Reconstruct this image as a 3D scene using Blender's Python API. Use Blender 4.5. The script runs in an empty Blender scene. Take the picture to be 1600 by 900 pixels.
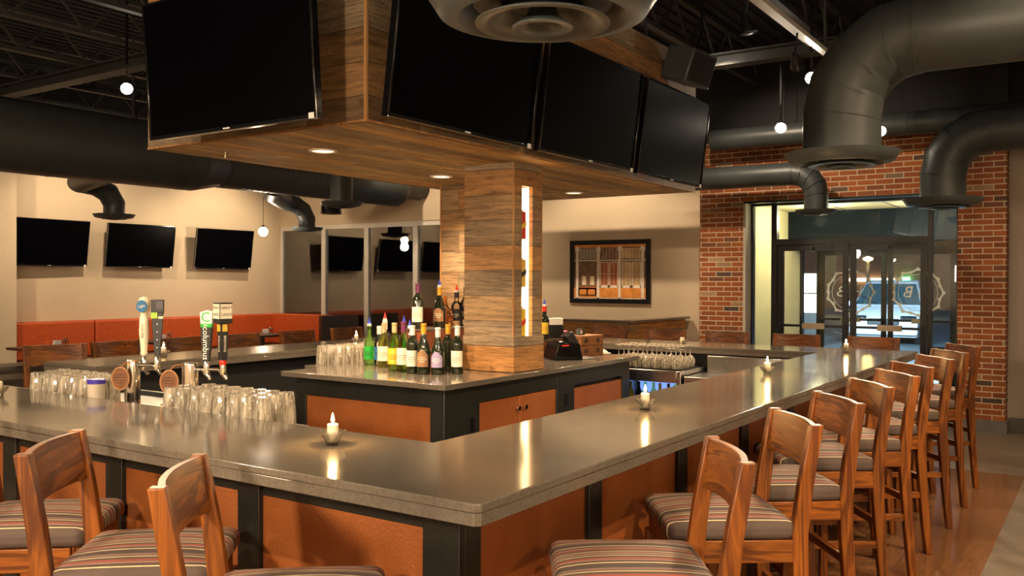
import bpy, bmesh, math, random
from mathutils import Vector, Matrix, Euler
random.seed(7)
S = bpy.context.scene
COL = S.collection
PI = math.pi
R = math.radians

# ------------------------------------------------------------------ camera, world, exposure
cam_d = bpy.data.cameras.new('camera'); cam = bpy.data.objects.new('camera', cam_d); COL.objects.link(cam)
S.camera = cam
cam_d.sensor_width = 36.0; cam_d.lens = 1397.3 * 36.0 / 1600.0
cam_d.clip_start = 0.02; cam_d.clip_end = 400
th, pt, rl = R(33.92), R(-0.453), R(0.199)
Fw = Vector((math.cos(th) * math.cos(pt), math.sin(th) * math.cos(pt), math.sin(pt)))
Rt = Vector((math.sin(th), -math.cos(th), 0)); Up = Rt.cross(Fw)
rr = Rt * math.cos(rl) + Up * math.sin(rl); uu = -Rt * math.sin(rl) + Up * math.cos(rl)
cam.matrix_world = Matrix(((rr.x, uu.x, -Fw.x, 0), (rr.y, uu.y, -Fw.y, 0), (rr.z, uu.z, -Fw.z, 1.65), (0, 0, 0, 1)))

w = bpy.data.worlds.new('night'); S.world = w; w.use_nodes = True
w.node_tree.nodes['Background'].inputs[0].default_value = (0.035, 0.06, 0.12, 1)
w.node_tree.nodes['Background'].inputs[1].default_value = 0.5
S.view_settings.view_transform = 'Standard'; S.view_settings.look = 'None'
S.view_settings.gamma = 1.0; S.view_settings.use_curve_mapping = False
S.view_settings.exposure = 1.18
cy = S.cycles
cy.use_denoising = True
cy.max_bounces = 16; cy.diffuse_bounces = 4; cy.glossy_bounces = 4; cy.transmission_bounces = 8; cy.transparent_max_bounces = 40
cy.caustics_reflective = False; cy.caustics_refractive = False
cy.sample_clamp_indirect = 6.0

WARM = (1.0, 0.70, 0.42)
WARM2 = (1.0, 0.78, 0.55)

def spot(loc, target, power, size=60, blend=0.5, color=WARM, radius=0.04, name='spot_light'):
    l = bpy.data.lights.new(name, 'SPOT'); l.energy = power; l.color = color
    l.spot_size = R(size); l.spot_blend = blend; l.shadow_soft_size = radius
    o = bpy.data.objects.new(name, l); COL.objects.link(o); o.location = loc
    d = Vector(target) - Vector(loc)
    o.rotation_euler = d.to_track_quat('-Z', 'Y').to_euler()
    return o
def point(loc, power, color=WARM, radius=0.03, name='point_light'):
    l = bpy.data.lights.new(name, 'POINT'); l.energy = power; l.color = color; l.shadow_soft_size = radius
    o = bpy.data.objects.new(name, l); COL.objects.link(o); o.location = loc
    return o
def area(loc, target, power, sx, sy, color=WARM2, name='area_light'):
    l = bpy.data.lights.new(name, 'AREA'); l.energy = power; l.color = color; l.shape = 'RECTANGLE'; l.size = sx; l.size_y = sy
    o = bpy.data.objects.new(name, l); COL.objects.link(o); o.location = loc
    d = Vector(target) - Vector(loc)
    o.rotation_euler = d.to_track_quat('-Z', 'Y').to_euler()
    return o

# ------------------------------------------------------------------ materials
MATS = {}
def newmat(name):
    m = bpy.data.materials.new(name); m.use_nodes = True
    nt = m.node_tree; b = nt.nodes['Principled BSDF']
    MATS[name] = m
    return m, nt, b
def setp(b, **k):
    names = dict(rough='Roughness', metal='Metallic', spec='Specular IOR Level', trans='Transmission Weight', ior='IOR', coat='Coat Weight', coatr='Coat Roughness', alpha='Alpha', sheen='Sheen Weight')
    for a, v in k.items(): b.inputs[names[a]].default_value = v
def lk(nt, a, b): nt.links.new(a, b)
def noise_node(nt, vec, scale, detail=4, rough=0.55, dist=0):
    n = nt.nodes.new('ShaderNodeTexNoise'); n.inputs['Scale'].default_value = scale; n.inputs['Detail'].default_value = detail
    n.inputs['Roughness'].default_value = rough; n.inputs['Distortion'].default_value = dist
    if vec is not None: lk(nt, vec, n.inputs['Vector'])
    return n
def ramp(nt, fac, stops, interp='LINEAR'):
    r = nt.nodes.new('ShaderNodeValToRGB'); r.color_ramp.interpolation = interp
    e = r.color_ramp.elements
    while len(e) < len(stops): e.new(0.5)
    for i, (p, c) in enumerate(stops):
        e[i].position = p; e[i].color = (*c, 1) if len(c) == 3 else c
    lk(nt, fac, r.inputs[0]); return r
def mixc(nt, fac, a, b, mode='MIX'):
    m = nt.nodes.new('ShaderNodeMix'); m.data_type = 'RGBA'; m.blend_type = mode
    for s, v in ((0, fac), (6, a), (7, b)):
        if isinstance(v, (int, float)): m.inputs[s].default_value = v
        elif isinstance(v, tuple): m.inputs[s].default_value = (*v, 1) if len(v) == 3 else v
        else: lk(nt, v, m.inputs[s])
    return m.outputs[2]
def math_node(nt, op, a, b=None):
    m = nt.nodes.new('ShaderNodeMath'); m.operation = op
    for i, v in enumerate((a, b)):
        if v is None: continue
        if isinstance(v, (int, float)): m.inputs[i].default_value = v
        else: lk(nt, v, m.inputs[i])
    return m.outputs[0]
def coords(nt, scale=(1, 1, 1), kind='Object', rot=(0, 0, 0)):
    t = nt.nodes.new('ShaderNodeTexCoord'); mp = nt.nodes.new('ShaderNodeMapping')
    mp.inputs['Scale'].default_value = scale; mp.inputs['Rotation'].default_value = rot
    lk(nt, t.outputs[kind], mp.inputs[0]); return mp.outputs[0]
def bump(nt, b, h, strength=0.2, dist=0.01):
    n = nt.nodes.new('ShaderNodeBump'); n.inputs['Strength'].default_value = strength; n.inputs['Distance'].default_value = dist
    lk(nt, h, n.inputs['Height']); lk(nt, n.outputs[0], b.inputs['Normal'])

def plain(name, col, rough=0.5, metal=0.0, var=0.06, scale=8.0, bumps=0.0, **k):
    m, nt, b = newmat(name)
    v = coords(nt)
    n = noise_node(nt, v, scale)
    lo = tuple(max(0, c * (1 - var * 1.5)) for c in col); hi = tuple(min(1, c * (1 + var * 1.5)) for c in col)
    r = ramp(nt, n.outputs[0], [(0.3, lo), (0.7, hi)])
    lk(nt, r.outputs[0], b.inputs['Base Color'])
    setp(b, rough=rough, metal=metal, **k)
    if bumps: 
        n2 = noise_node(nt, v, scale * 12); bump(nt, b, n2.outputs[0], bumps, 0.002)
    return m
def emit(name, col, s):
    m, nt, b = newmat(name)
    b.inputs['Base Color'].default_value = (*col, 1); b.inputs['Emission Color'].default_value = (*col, 1); b.inputs['Emission Strength'].default_value = s
    return m
def glassy(name, col=(1, 1, 1), rough=0.0, ior=1.45):
    m, nt, b = newmat(name)
    b.inputs['Base Color'].default_value = (*col, 1); setp(b, rough=rough, trans=1.0, ior=ior)
    # bottles and tumblers let light through to what stands around them
    out = nt.nodes['Material Output']
    tr = nt.nodes.new('ShaderNodeBsdfTransparent'); tr.inputs[0].default_value = (*[0.5 + 0.5 * c for c in col], 1)
    mx = nt.nodes.new('ShaderNodeMixShader'); mx.inputs[0].default_value = 0.65
    lk(nt, tr.outputs[0], mx.inputs[1]); lk(nt, b.outputs[0], mx.inputs[2]); lk(nt, mx.outputs[0], out.inputs[0])
    return m
def pane_mat(name, refl=1.0, tint=(0.95, 0.97, 0.97)):
    m, nt, b = newmat(name)
    nt.nodes.remove(b); out = nt.nodes['Material Output']
    tr = nt.nodes.new('ShaderNodeBsdfTransparent'); tr.inputs[0].default_value = (*tint, 1)
    gl = nt.nodes.new('ShaderNodeBsdfGlossy'); gl.inputs['Roughness'].default_value = 0.0
    fr = nt.nodes.new('ShaderNodeFresnel'); fr.inputs[0].default_value = 1.55
    f2 = math_node(nt, 'MULTIPLY', fr.outputs[0], refl)
    mx = nt.nodes.new('ShaderNodeMixShader'); lk(nt, f2, mx.inputs[0]); lk(nt, tr.outputs[0], mx.inputs[1]); lk(nt, gl.outputs[0], mx.inputs[2])
    lk(nt, mx.outputs[0], out.inputs[0]); return m

def woodm(name, axis, c1, c2, c3, rough=0.42, sc=1.0, coat=0.05):
    m, nt, b = newmat(name)
    s = [14.0, 14.0, 14.0]; s[axis] = 1.3
    v = coords(nt, tuple(x * sc for x in s))
    oi = nt.nodes.new('ShaderNodeObjectInfo')
    add = nt.nodes.new('ShaderNodeVectorMath'); add.operation = 'ADD'
    mul = math_node(nt, 'MULTIPLY', oi.outputs['Random'], 37.0)
    lk(nt, v, add.inputs[0]); lk(nt, mul, add.inputs[1])
    n = noise_node(nt, add.outputs[0], 1.0, 3, 0.5, 0.6)
    w_ = nt.nodes.new('ShaderNodeMath'); w_.operation = 'MULTIPLY'; w_.inputs[1].default_value = 22
    lk(nt, n.outputs[0], w_.inputs[0])
    sn = math_node(nt, 'SINE', w_.outputs[0])
    sn = math_node(nt, 'MULTIPLY_ADD', sn, 0.5); sn.node.inputs[2].default_value = 0.5
    rings = ramp(nt, sn, [(0.0, c1), (0.55, c2), (1.0, c3)])
    n2 = noise_node(nt, v, 3.0, 8, 0.7)
    f = ramp(nt, n2.outputs[0], [(0.35, (0.78,) * 3), (0.7, (1.12,) * 3)])
    c = mixc(nt, 1.0, rings.outputs[0], f.outputs[0], 'MULTIPLY')
    tone = ramp(nt, oi.outputs['Random'], [(0, (0.82, 0.8, 0.78)), (1, (1.12, 1.08, 1.05))])
    c = mixc(nt, 1.0, c, tone.outputs[0], 'MULTIPLY')
    lk(nt, c, b.inputs['Base Color']); setp(b, rough=rough, coat=coat, coatr=0.2)
    return m

def plank_mat(name, mode, length, width, cols, rough=0.6, mortar=0.004, gap=(0.02, 0.014, 0.008), grain=1.0, bstr=0.35, knots=True, specs=0.5):
    """mode 'v': boards lie flat on upright faces; 'x' / 'y': boards on level faces running that way"""
    m, nt, b = newmat(name)
    g = nt.nodes.new('ShaderNodeNewGeometry'); sep = nt.nodes.new('ShaderNodeSeparateXYZ'); lk(nt, g.outputs['Position'], sep.inputs[0])
    cmb = nt.nodes.new('ShaderNodeCombineXYZ')
    if mode == 'v':
        u = math_node(nt, 'ADD', sep.outputs[0], sep.outputs[1]); lk(nt, u, cmb.inputs[0]); lk(nt, sep.outputs[2], cmb.inputs[1])
    elif mode == 'x':
        lk(nt, sep.outputs[0], cmb.inputs[0]); lk(nt, sep.outputs[1], cmb.inputs[1])
    else:
        lk(nt, sep.outputs[1], cmb.inputs[0]); lk(nt, sep.outputs[0], cmb.inputs[1])
    vec = cmb.outputs[0]
    br = nt.nodes.new('ShaderNodeTexBrick'); lk(nt, vec, br.inputs['Vector'])
    br.offset = 0.37; br.offset_frequency = 2; br.squash = 1.0
    br.inputs['Color1'].default_value = (0, 0, 0, 1); br.inputs['Color2'].default_value = (1, 1, 1, 1); br.inputs['Mortar'].default_value = (0.5, 0.5, 0.5, 1)
    br.inputs['Scale'].default_value = 1.0; br.inputs['Mortar Size'].default_value = mortar; br.inputs['Mortar Smooth'].default_value = 0.1
    br.inputs['Bias'].default_value = 0.0; br.inputs['Brick Width'].default_value = length; br.inputs['Row Height'].default_value = width
    st = [(i / max(1, len(cols) - 1), c) for i, c in enumerate(cols)]
    base = ramp(nt, br.outputs['Color'], st)
    # offset the grain from board to board
    off = math_node(nt, 'MULTIPLY', br.outputs['Color'], 91.0)
    av = nt.nodes.new('ShaderNodeVectorMath'); av.operation = 'ADD'; lk(nt, vec, av.inputs[0]); lk(nt, off, av.inputs[1])
    mp = nt.nodes.new('ShaderNodeMapping'); mp.inputs['Scale'].default_value = (2.2, 26.0, 1.0); lk(nt, av.outputs[0], mp.inputs[0])
    n1 = noise_node(nt, mp.outputs[0], 1.6, 8, 0.68, 0.4)
    g1 = ramp(nt, n1.outputs[0], [(0.28, (1 - 0.55 * grain,) * 3), (0.5, (0.95,) * 3), (0.75, (1 + 0.35 * grain,) * 3)])
    c = mixc(nt, 1.0, base.outputs[0], g1.outputs[0], 'MULTIPLY')
    if knots:
        mpf = nt.nodes.new('ShaderNodeMapping'); mpf.inputs['Scale'].default_value = (5.0, 85.0, 1.0); lk(nt, av.outputs[0], mpf.inputs[0])
        nf = noise_node(nt, mpf.outputs[0], 1.5, 6, 0.75, 0.8)
        gf = ramp(nt, nf.outputs[0], [(0.36, (0.45, 0.42, 0.38)), (0.46, (0.95, 0.95, 0.95)), (0.7, (1.2, 1.2, 1.2))])
        c = mixc(nt, 1.0, c, gf.outputs[0], 'MULTIPLY')
    mp2 = nt.nodes.new('ShaderNodeMapping'); mp2.inputs['Scale'].default_value = (1.2, 4.0, 1.0); lk(nt, av.outputs[0], mp2.inputs[0])
    n2 = noise_node(nt, mp2.outputs[0], 1.5, 3, 0.5)
    g2 = ramp(nt, n2.outputs[0], [(0.3, (0.72, 0.7, 0.66)), (0.7, (1.22, 1.2, 1.14))])
    c = mixc(nt, 0.8 * grain, c, mixc(nt, 1.0, c, g2.outputs[0], 'MULTIPLY'))
    if knots:
        mp3 = nt.nodes.new('ShaderNodeMapping'); mp3.inputs['Scale'].default_value = (1.6, 4.2, 1.0); lk(nt, av.outputs[0], mp3.inputs[0])
        vo = nt.nodes.new('ShaderNodeTexVoronoi'); vo.inputs['Scale'].default_value = 1.3; lk(nt, mp3.outputs[0], vo.inputs['Vector'])
        kn = ramp(nt, vo.outputs['Distance'], [(0.0, (0.28, 0.2, 0.14)), (0.09, (0.55, 0.45, 0.38)), (0.14, (1, 1, 1))])
        c = mixc(nt, 0.75, c, mixc(nt, 1.0, c, kn.outputs[0], 'MULTIPLY'))
    c = mixc(nt, br.outputs['Fac'], c, gap)
    lk(nt, c, b.inputs['Base Color']); setp(b, rough=rough, spec=specs)
    h = math_node(nt, 'SUBTRACT', n1.outputs[0], br.outputs['Fac'])
    bump(nt, b, h, bstr, 0.004)
    return m

M = {}
M['cream'] = plain('cream_paint', (0.60, 0.47, 0.31), 0.75, var=0.025, scale=2)
M['taupe'] = plain('taupe_paint', (0.52, 0.44, 0.35), 0.75, var=0.03, scale=2)
M['ceil'] = plain('ceiling_wall_top_black', (0.009, 0.009, 0.010), 0.8, var=0.2)
M['steelpaint'] = plain('joist_grey_paint', (0.032, 0.032, 0.030), 0.6, var=0.15)
M['duct'] = plain('duct_grey_paint', (0.042, 0.049, 0.049), 0.42, var=0.1, scale=3)
M['diffuser'] = plain('diffuser_grey_paint', (0.060, 0.070, 0.070), 0.4, var=0.05)
M['black'] = plain('black_plastic', (0.006, 0.006, 0.007), 0.3)
M['screen'] = plain('screen_black', (0.0012, 0.0012, 0.0018), 0.3, spec=0.03, var=0)
M['bezel'] = plain('bezel_gloss_black', (0.004, 0.004, 0.005), 0.12)
M['frame'] = plain('bar_frame_charcoal', (0.017, 0.0175, 0.015), 0.33, var=0.15, scale=30)
M['chrome'] = plain('chrome', (0.75, 0.74, 0.72), 0.08, 1.0, var=0.02)
M['steel'] = plain('stainless_steel', (0.45, 0.44, 0.42), 0.28, 1.0, var=0.06, scale=20)
M['white'] = plain('white_plastic', (0.8, 0.78, 0.74), 0.4, var=0.02)
M['alu'] = plain('window_aluminium', (0.66, 0.60, 0.50), 0.4, 0.0, var=0.03)
M['doorframe'] = plain('bronze_door_frame', (0.012, 0.012, 0.011), 0.35, 0.2)
M['yellowwall'] = plain('vestibule_yellow_paint', (0.78, 0.70, 0.42), 0.7, var=0.02)
M['darkcab'] = plain('underbar_black', (0.008, 0.008, 0.008), 0.6)
M['greybase'] = plain('grey_tile_base', (0.15, 0.14, 0.125), 0.5, var=0.12, scale=6)
M['seatvinyl'] = plain('grey_vinyl', (0.10, 0.085, 0.06), 0.45, var=0.08)
M['leather'] = plain('tan_leather', (0.17, 0.065, 0.02), 0.5, var=0.2, scale=30)
M['medrim'] = plain('pale_leather_rim', (0.34, 0.17, 0.07), 0.5)
M['cord'] = plain('orange_cord', (0.5, 0.16, 0.03), 0.6)
M['wax'] = plain('candle_wax', (0.85, 0.74, 0.55), 0.45, var=0.02)
M['wax'].node_tree.nodes['Principled BSDF'].inputs['Emission Color'].default_value = (1, 0.62, 0.28, 1)
M['flame'] = emit('flame', (1.0, 0.58, 0.18), 45)
M['bulb'] = emit('lamp_lit', (1.0, 0.86, 0.66), 60)
M['globe'] = emit('globe_lit', (1.0, 0.85, 0.62), 14)
M['canlit'] = emit('downlight_lens', (1.0, 0.72, 0.42), 1.2)
M['slotlit'] = emit('backlit_panel', (1.0, 0.78, 0.42), 3.0)
def tumbler_glass(name, tint=(0.96, 0.95, 0.92)):
    m, nt, b = newmat(name); nt.nodes.remove(b); out = nt.nodes['Material Output']
    tr = nt.nodes.new('ShaderNodeBsdfTransparent'); tr.inputs[0].default_value = (*tint, 1)
    gl = nt.nodes.new('ShaderNodeBsdfGlossy'); gl.inputs['Roughness'].default_value = 0.07
    fr = nt.nodes.new('ShaderNodeFresnel'); fr.inputs[0].default_value = 1.7
    f2 = math_node(nt, 'MULTIPLY_ADD', fr.outputs[0], 1.3); f2.node.inputs[2].default_value = 0.02; f2.node.use_clamp = True
    mx = nt.nodes.new('ShaderNodeMixShader'); lk(nt, f2, mx.inputs[0]); lk(nt, tr.outputs[0], mx.inputs[1]); lk(nt, gl.outputs[0], mx.inputs[2]); lk(nt, mx.outputs[0], out.inputs[0]); return m
M['glass'] = tumbler_glass('clear_glass')
m = tumbler_glass('tumbler_glass_glints'); nt = m.node_tree; out = nt.nodes['Material Output']; prev = out.inputs[0].links[0].from_socket
df_ = nt.nodes.new('ShaderNodeBsdfDiffuse'); df_.inputs[0].default_value = (0.95, 0.88, 0.74, 1); tl = nt.nodes.new('ShaderNodeBsdfTranslucent'); tl.inputs[0].default_value = (0.95, 0.88, 0.74, 1)
ad = nt.nodes.new('ShaderNodeMixShader'); ad.inputs[0].default_value = 0.5; lk(nt, df_.outputs[0], ad.inputs[1]); lk(nt, tl.outputs[0], ad.inputs[2])
mx = nt.nodes.new('ShaderNodeMixShader'); v = coords(nt, (1, 1, 0.12)); nz = noise_node(nt, v, 75, 3, 0.6); rz_ = ramp(nt, nz.outputs[0], [(0.38, (0.05,) * 3), (0.62, (0.62,) * 3)]); lk(nt, rz_.outputs[0], mx.inputs[0])  # warm pale streaks put refracted highlights into the glass colour
lk(nt, prev, mx.inputs[1]); lk(nt, ad.outputs[0], mx.inputs[2]); lk(nt, mx.outputs[0], out.inputs[0]); M['tumbler'] = m
M['glasscup'] = glassy('votive_glass', (1, 0.97, 0.9))
M['pane'] = pane_mat('window_pane', 4.0, (0.8, 0.86, 0.88))
M['doorpane'] = pane_mat('door_pane', 0.9, (0.9, 0.95, 0.97))
M['bulbglass'] = pane_mat('globe_glass', 1.0)

m, nt, b = newmat('quartz_counter')
v = coords(nt, kind='Object')
n1 = noise_node(nt, v, 90, 3, 0.6); n2 = noise_node(nt, v, 1.6, 4, 0.5)
c = ramp(nt, n1.outputs[0], [(0.35, (0.114, 0.098, 0.078)), (0.62, (0.146, 0.127, 0.103))]).outputs[0]
c2 = ramp(nt, n2.outputs[0], [(0.35, (0.85, 0.85, 0.85)), (0.65, (1.15, 1.13, 1.1))]).outputs[0]
lk(nt, mixc(nt, 1.0, c, c2, 'MULTIPLY'), b.inputs['Base Color'])
rr_ = ramp(nt, n2.outputs[0], [(0.3, (0.085,) * 3), (0.7, (0.14,) * 3)]); lk(nt, rr_.outputs[0], b.inputs['Roughness'])
setp(b, spec=0.95); M['quartz'] = m

m, nt, b = newmat('copper_embossed_panel')
v = coords(nt)
vo = nt.nodes.new('ShaderNodeTexVoronoi'); vo.inputs['Scale'].default_value = 85; lk(nt, v, vo.inputs['Vector'])
n2 = noise_node(nt, v, 2.2, 4, 0.6)
c = ramp(nt, n2.outputs[0], [(0.3, (0.26, 0.072, 0.016)), (0.7, (0.40, 0.125, 0.030))]).outputs[0]
lk(nt, c, b.inputs['Base Color']); setp(b, rough=0.42, metal=0.15, spec=0.6)
bump(nt, b, vo.outputs['Distance'], 0.35, 0.004); M['copper'] = m

# reclaimed boards
RC = [(0.36, 0.17, 0.05), (0.24, 0.15, 0.08), (0.48, 0.22, 0.055), (0.27, 0.20, 0.13), (0.18, 0.10, 0.045), (0.40, 0.24, 0.10), (0.23, 0.175, 0.115), (0.50, 0.23, 0.05)]
M['planksv'] = plank_mat('reclaimed_boards_upright', 'v', 2.6, 0.172, RC, mortar=0.0022, gap=(0.05, 0.03, 0.018), grain=1.25)
M['planksx'] = plank_mat('reclaimed_boards_soffit_lightened', 'x', 1.5, 0.105, [(0.60, 0.38, 0.16), (0.40, 0.29, 0.16), (0.72, 0.42, 0.15), (0.50, 0.40, 0.26), (0.32, 0.20, 0.10), (0.64, 0.45, 0.22), (0.44, 0.36, 0.24), (0.74, 0.44, 0.14)], mortar=0.0015, gap=(0.12, 0.07, 0.035), grain=1.2)  # palette lightened to stand in for bounce light from below
M['trimwood'] = woodm('sawn_edge_wood', 2, (0.36, 0.17, 0.05), (0.46, 0.24, 0.09), (0.5, 0.27, 0.10), 0.6)

# brick
m, nt, b = newmat('red_brick')
g = nt.nodes.new('ShaderNodeNewGeometry'); sep = nt.nodes.new('ShaderNodeSeparateXYZ'); lk(nt, g.outputs['Position'], sep.inputs[0])
cmb = nt.nodes.new('ShaderNodeCombineXYZ'); u = math_node(nt, 'ADD', sep.outputs[0], sep.outputs[1]); lk(nt, u, cmb.inputs[0]); lk(nt, sep.outputs[2], cmb.inputs[1])
br = nt.nodes.new('ShaderNodeTexBrick'); lk(nt, cmb.outputs[0], br.inputs['Vector']); br.offset = 0.5
nd = noise_node(nt, cmb.outputs[0], 9, 3, 0.6)
br.inputs['Color1'].default_value = (0, 0, 0, 1); br.inputs['Color2'].default_value = (1, 1, 1, 1); br.inputs['Mortar'].default_value = (0.5, 0.5, 0.5, 1)
br.inputs['Scale'].default_value = 1; br.inputs['Mortar Size'].default_value = 0.0065; br.inputs['Mortar Smooth'].default_value = 0.25
br.inputs['Brick Width'].default_value = 0.205; br.inputs['Row Height'].default_value = 0.0635
base = ramp(nt, br.outputs['Color'], [(0.0, (0.20, 0.052, 0.014)), (0.2, (0.34, 0.092, 0.020)), (0.45, (0.26, 0.068, 0.018)), (0.70, (0.38, 0.11, 0.024)), (0.80, (0.17, 0.065, 0.030)), (0.86, (0.30, 0.08, 0.02)), (0.92, (0.06, 0.045, 0.035)), (0.96, (0.40, 0.24, 0.13)), (1.0, (0.25, 0.065, 0.018))])
nb = noise_node(nt, cmb.outputs[0], 45, 6, 0.7); ng = ramp(nt, nb.outputs[0], [(0.3, (0.7,) * 3), (0.7, (1.3,) * 3)])
c = mixc(nt, 1.0, base.outputs[0], ng.outputs[0], 'MULTIPLY'); c = mixc(nt, br.outputs['Fac'], c, (0.60, 0.46, 0.30))
lk(nt, c, b.inputs['Base Color']); setp(b, rough=0.8)
h = math_node(nt, 'MULTIPLY_ADD', br.outputs['Fac'], -1.0); lk(nt, nb.outputs[0], h.node.inputs[2]); bump(nt, b, h, 0.6, 0.006)
M['brick'] = m

# floor: wood-look tiles, brown bay by the bar, grey elsewhere
def floor_mat(name, cols, rough, mode='y'):
    return plank_mat(name, mode, 0.9, 0.15, cols, rough=rough, mortar=0.0016, gap=(0.11, 0.085, 0.06), grain=0.45, bstr=0.06, knots=False, specs=0.6)
M['floorbrown'] = floor_mat('brown_plank_tile', [(0.15, 0.068, 0.028), (0.20, 0.09, 0.038), (0.17, 0.08, 0.034), (0.22, 0.105, 0.048)], 0.16, 'x')
M['floorgrey'] = floor_mat('grey_plank_tile', [(0.15, 0.118, 0.085), (0.20, 0.16, 0.115), (0.17, 0.135, 0.10), (0.22, 0.175, 0.13)], 0.3)

ow = ((0.115, 0.030, 0.004), (0.30, 0.096, 0.010), (0.20, 0.058, 0.007))
M['wz'] = woodm('stool_wood_upright', 2, *ow); M['wx'] = woodm('stool_wood_across', 0, *ow); M['wy'] = woodm('stool_wood_deep', 1, *ow)
M['tablewood'] = woodm('table_dark_wood', 0, (0.05, 0.022, 0.012), (0.07, 0.03, 0.015), (0.06, 0.026, 0.014), 0.4)
M['boxwood'] = woodm('crate_wood', 1, (0.22, 0.09, 0.03), (0.3, 0.13, 0.045), (0.25, 0.1, 0.035), 0.55)

# striped upholstery
m, nt, b = newmat('striped_fabric')
t = nt.nodes.new('ShaderNodeTexCoord'); sep = nt.nodes.new('ShaderNodeSeparateXYZ'); lk(nt, t.outputs['Object'], sep.inputs[0])
a_ = math_node(nt, 'ABSOLUTE', sep.outputs[0]); a_ = math_node(nt, 'SUBTRACT', 0.2345, a_); a_ = math_node(nt, 'ADD', a_, 0.1); a_ = math_node(nt, 'DIVIDE', a_, 0.125); fr_ = math_node(nt, 'FRACT', a_)
G1 = (0.095, 0.068, 0.056); G2 = (0.17, 0.125, 0.10); CR = (0.70, 0.55, 0.34); RD = (0.44, 0.045, 0.025); MV = (0.24, 0.125, 0.10); OL = (0.20, 0.15, 0.07); LG = (0.38, 0.29, 0.22)
stops = [(0.0, CR), (0.035, G1), (0.14, MV), (0.19, LG), (0.215, MV), (0.29, RD), (0.33, MV), (0.37, G1), (0.45, OL), (0.49, CR), (0.52, G2), (0.60, MV), (0.66, LG), (0.68, G1), (0.78, G1), (0.85, G1), (0.965, OL), (0.98, CR)]
r_ = ramp(nt, fr_, stops, 'CONSTANT')
wv = noise_node(nt, t.outputs['Object'], 420, 2, 0.6); wr = ramp(nt, wv.outputs[0], [(0.3, (0.8,) * 3), (0.7, (1.2,) * 3)])
lk(nt, mixc(nt, 1.0, r_.outputs[0], wr.outputs[0], 'MULTIPLY'), b.inputs['Base Color']); setp(b, rough=0.85, sheen=0.0)
bump(nt, b, wv.outputs[0], 0.25, 0.001); M['stripes'] = m

# banquette fabric: orange red with raised diamond figure
m, nt, b = newmat('orange_patterned_fabric')
v = coords(nt, (9, 9, 9))
vo = nt.nodes.new('ShaderNodeTexVoronoi'); vo.feature = 'DISTANCE_TO_EDGE'; vo.inputs['Scale'].default_value = 1.6; lk(nt, v, vo.inputs['Vector'])
sn = math_node(nt, 'SINE', math_node(nt, 'MULTIPLY', vo.outputs[0], 40.0))
c = ramp(nt, sn, [(0.35, (0.40, 0.050, 0.006)), (0.65, (0.64, 0.11, 0.016))]).outputs[0]
lk(nt, c, b.inputs['Base Color']); setp(b, rough=0.6); M['orange'] = m

def bottle_glass(name, col, rough=0.03, trans=0.85):
    m, nt, b = newmat(name); b.inputs['Base Color'].default_value = (*col, 1); setp(b, rough=rough, trans=trans, ior=1.5, spec=0.7); return m
M['wineglass'] = bottle_glass('dark_wine_glass', (0.012, 0.016, 0.008), trans=0.0)
M['greenglass'] = glassy('green_bottle_glass', (0.35, 0.55, 0.05))
M['limeglass'] = glassy('lime_bottle_glass', (0.35, 0.85, 0.15))
M['yelglass'] = glassy('yellow_green_glass', (0.65, 0.7, 0.08))
M['amber'] = glassy('amber_glass', (0.85, 0.35, 0.06))
M['label'] = plain('cream_label', (0.82, 0.74, 0.58), 0.6, var=0.05, scale=60)
M['labellav'] = plain('lavender_label', (0.36, 0.30, 0.50), 0.6, var=0.04)
M['labelbrown'] = plain('bronze_label', (0.32, 0.17, 0.08), 0.5, var=0.1)
M['labelblack'] = plain('black_label', (0.015, 0.015, 0.015), 0.5)
M['labelyel'] = plain('yellow_label', (0.75, 0.5, 0.04), 0.5)
M['labelred'] = plain('red_label', (0.6, 0.03, 0.01), 0.5)
M['foilpurple'] = plain('purple_foil', (0.13, 0.02, 0.08), 0.3)
M['foilgold'] = plain('gold_foil', (0.7, 0.36, 0.03), 0.3, 0.3)
M['foilwhite'] = plain('white_foil', (0.75, 0.7, 0.66), 0.35)
M['cork'] = plain('cork', (0.55, 0.36, 0.18), 0.8)
M['blueplastic'] = plain('blue_plastic', (0.02, 0.05, 0.5), 0.3)
M['bluelid'] = plain('violet_blue_lid', (0.05, 0.03, 0.35), 0.4)
M['redplastic'] = plain('red_plastic', (0.75, 0.03, 0.01), 0.3)
M['greenpaint'] = plain('green_print', (0.02, 0.42, 0.05), 0.4)
M['lime'] = plain('lime_print', (0.35, 0.6, 0.03), 0.4)
M['blueoval'] = plain('blue_badge', (0.03, 0.16, 0.36), 0.3)
M['ivory'] = plain('ivory_enamel', (0.82, 0.74, 0.56), 0.25, var=0.02)
M['gold'] = plain('gold_print', (0.7, 0.45, 0.06), 0.4)
M['pink'] = plain('pink_plastic', (0.8, 0.08, 0.25), 0.4)
M['paper'] = plain('white_paper', (0.85, 0.82, 0.76), 0.7, var=0.01)
M['riser'] = plain('redbrown_riser', (0.26, 0.075, 0.03), 0.4, var=0.1)
M['asphalt'] = plain('asphalt', (0.13, 0.155, 0.17), 0.55, var=0.15, scale=1.0)
M['linepaint'] = plain('parking_line_paint', (0.6, 0.6, 0.45), 0.6)
M['carpaint'] = plain('white_car_paint', (0.62, 0.66, 0.70), 0.25, coat=0.6)
M['carglass'] = plain('car_dark_glass', (0.02, 0.05, 0.06), 0.06)
M['tyre'] = plain('tyre_rubber', (0.01, 0.01, 0.01), 0.8)
M['teal'] = plain('pale_green_stucco', (0.34, 0.42, 0.36), 0.8, var=0.03)
M['facade'] = plain('distant_brown_facade', (0.22, 0.10, 0.05), 0.8, var=0.15, scale=1)
M['signlit'] = emit('lit_white_sign', (1.0, 0.95, 0.78), 2.4)
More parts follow.
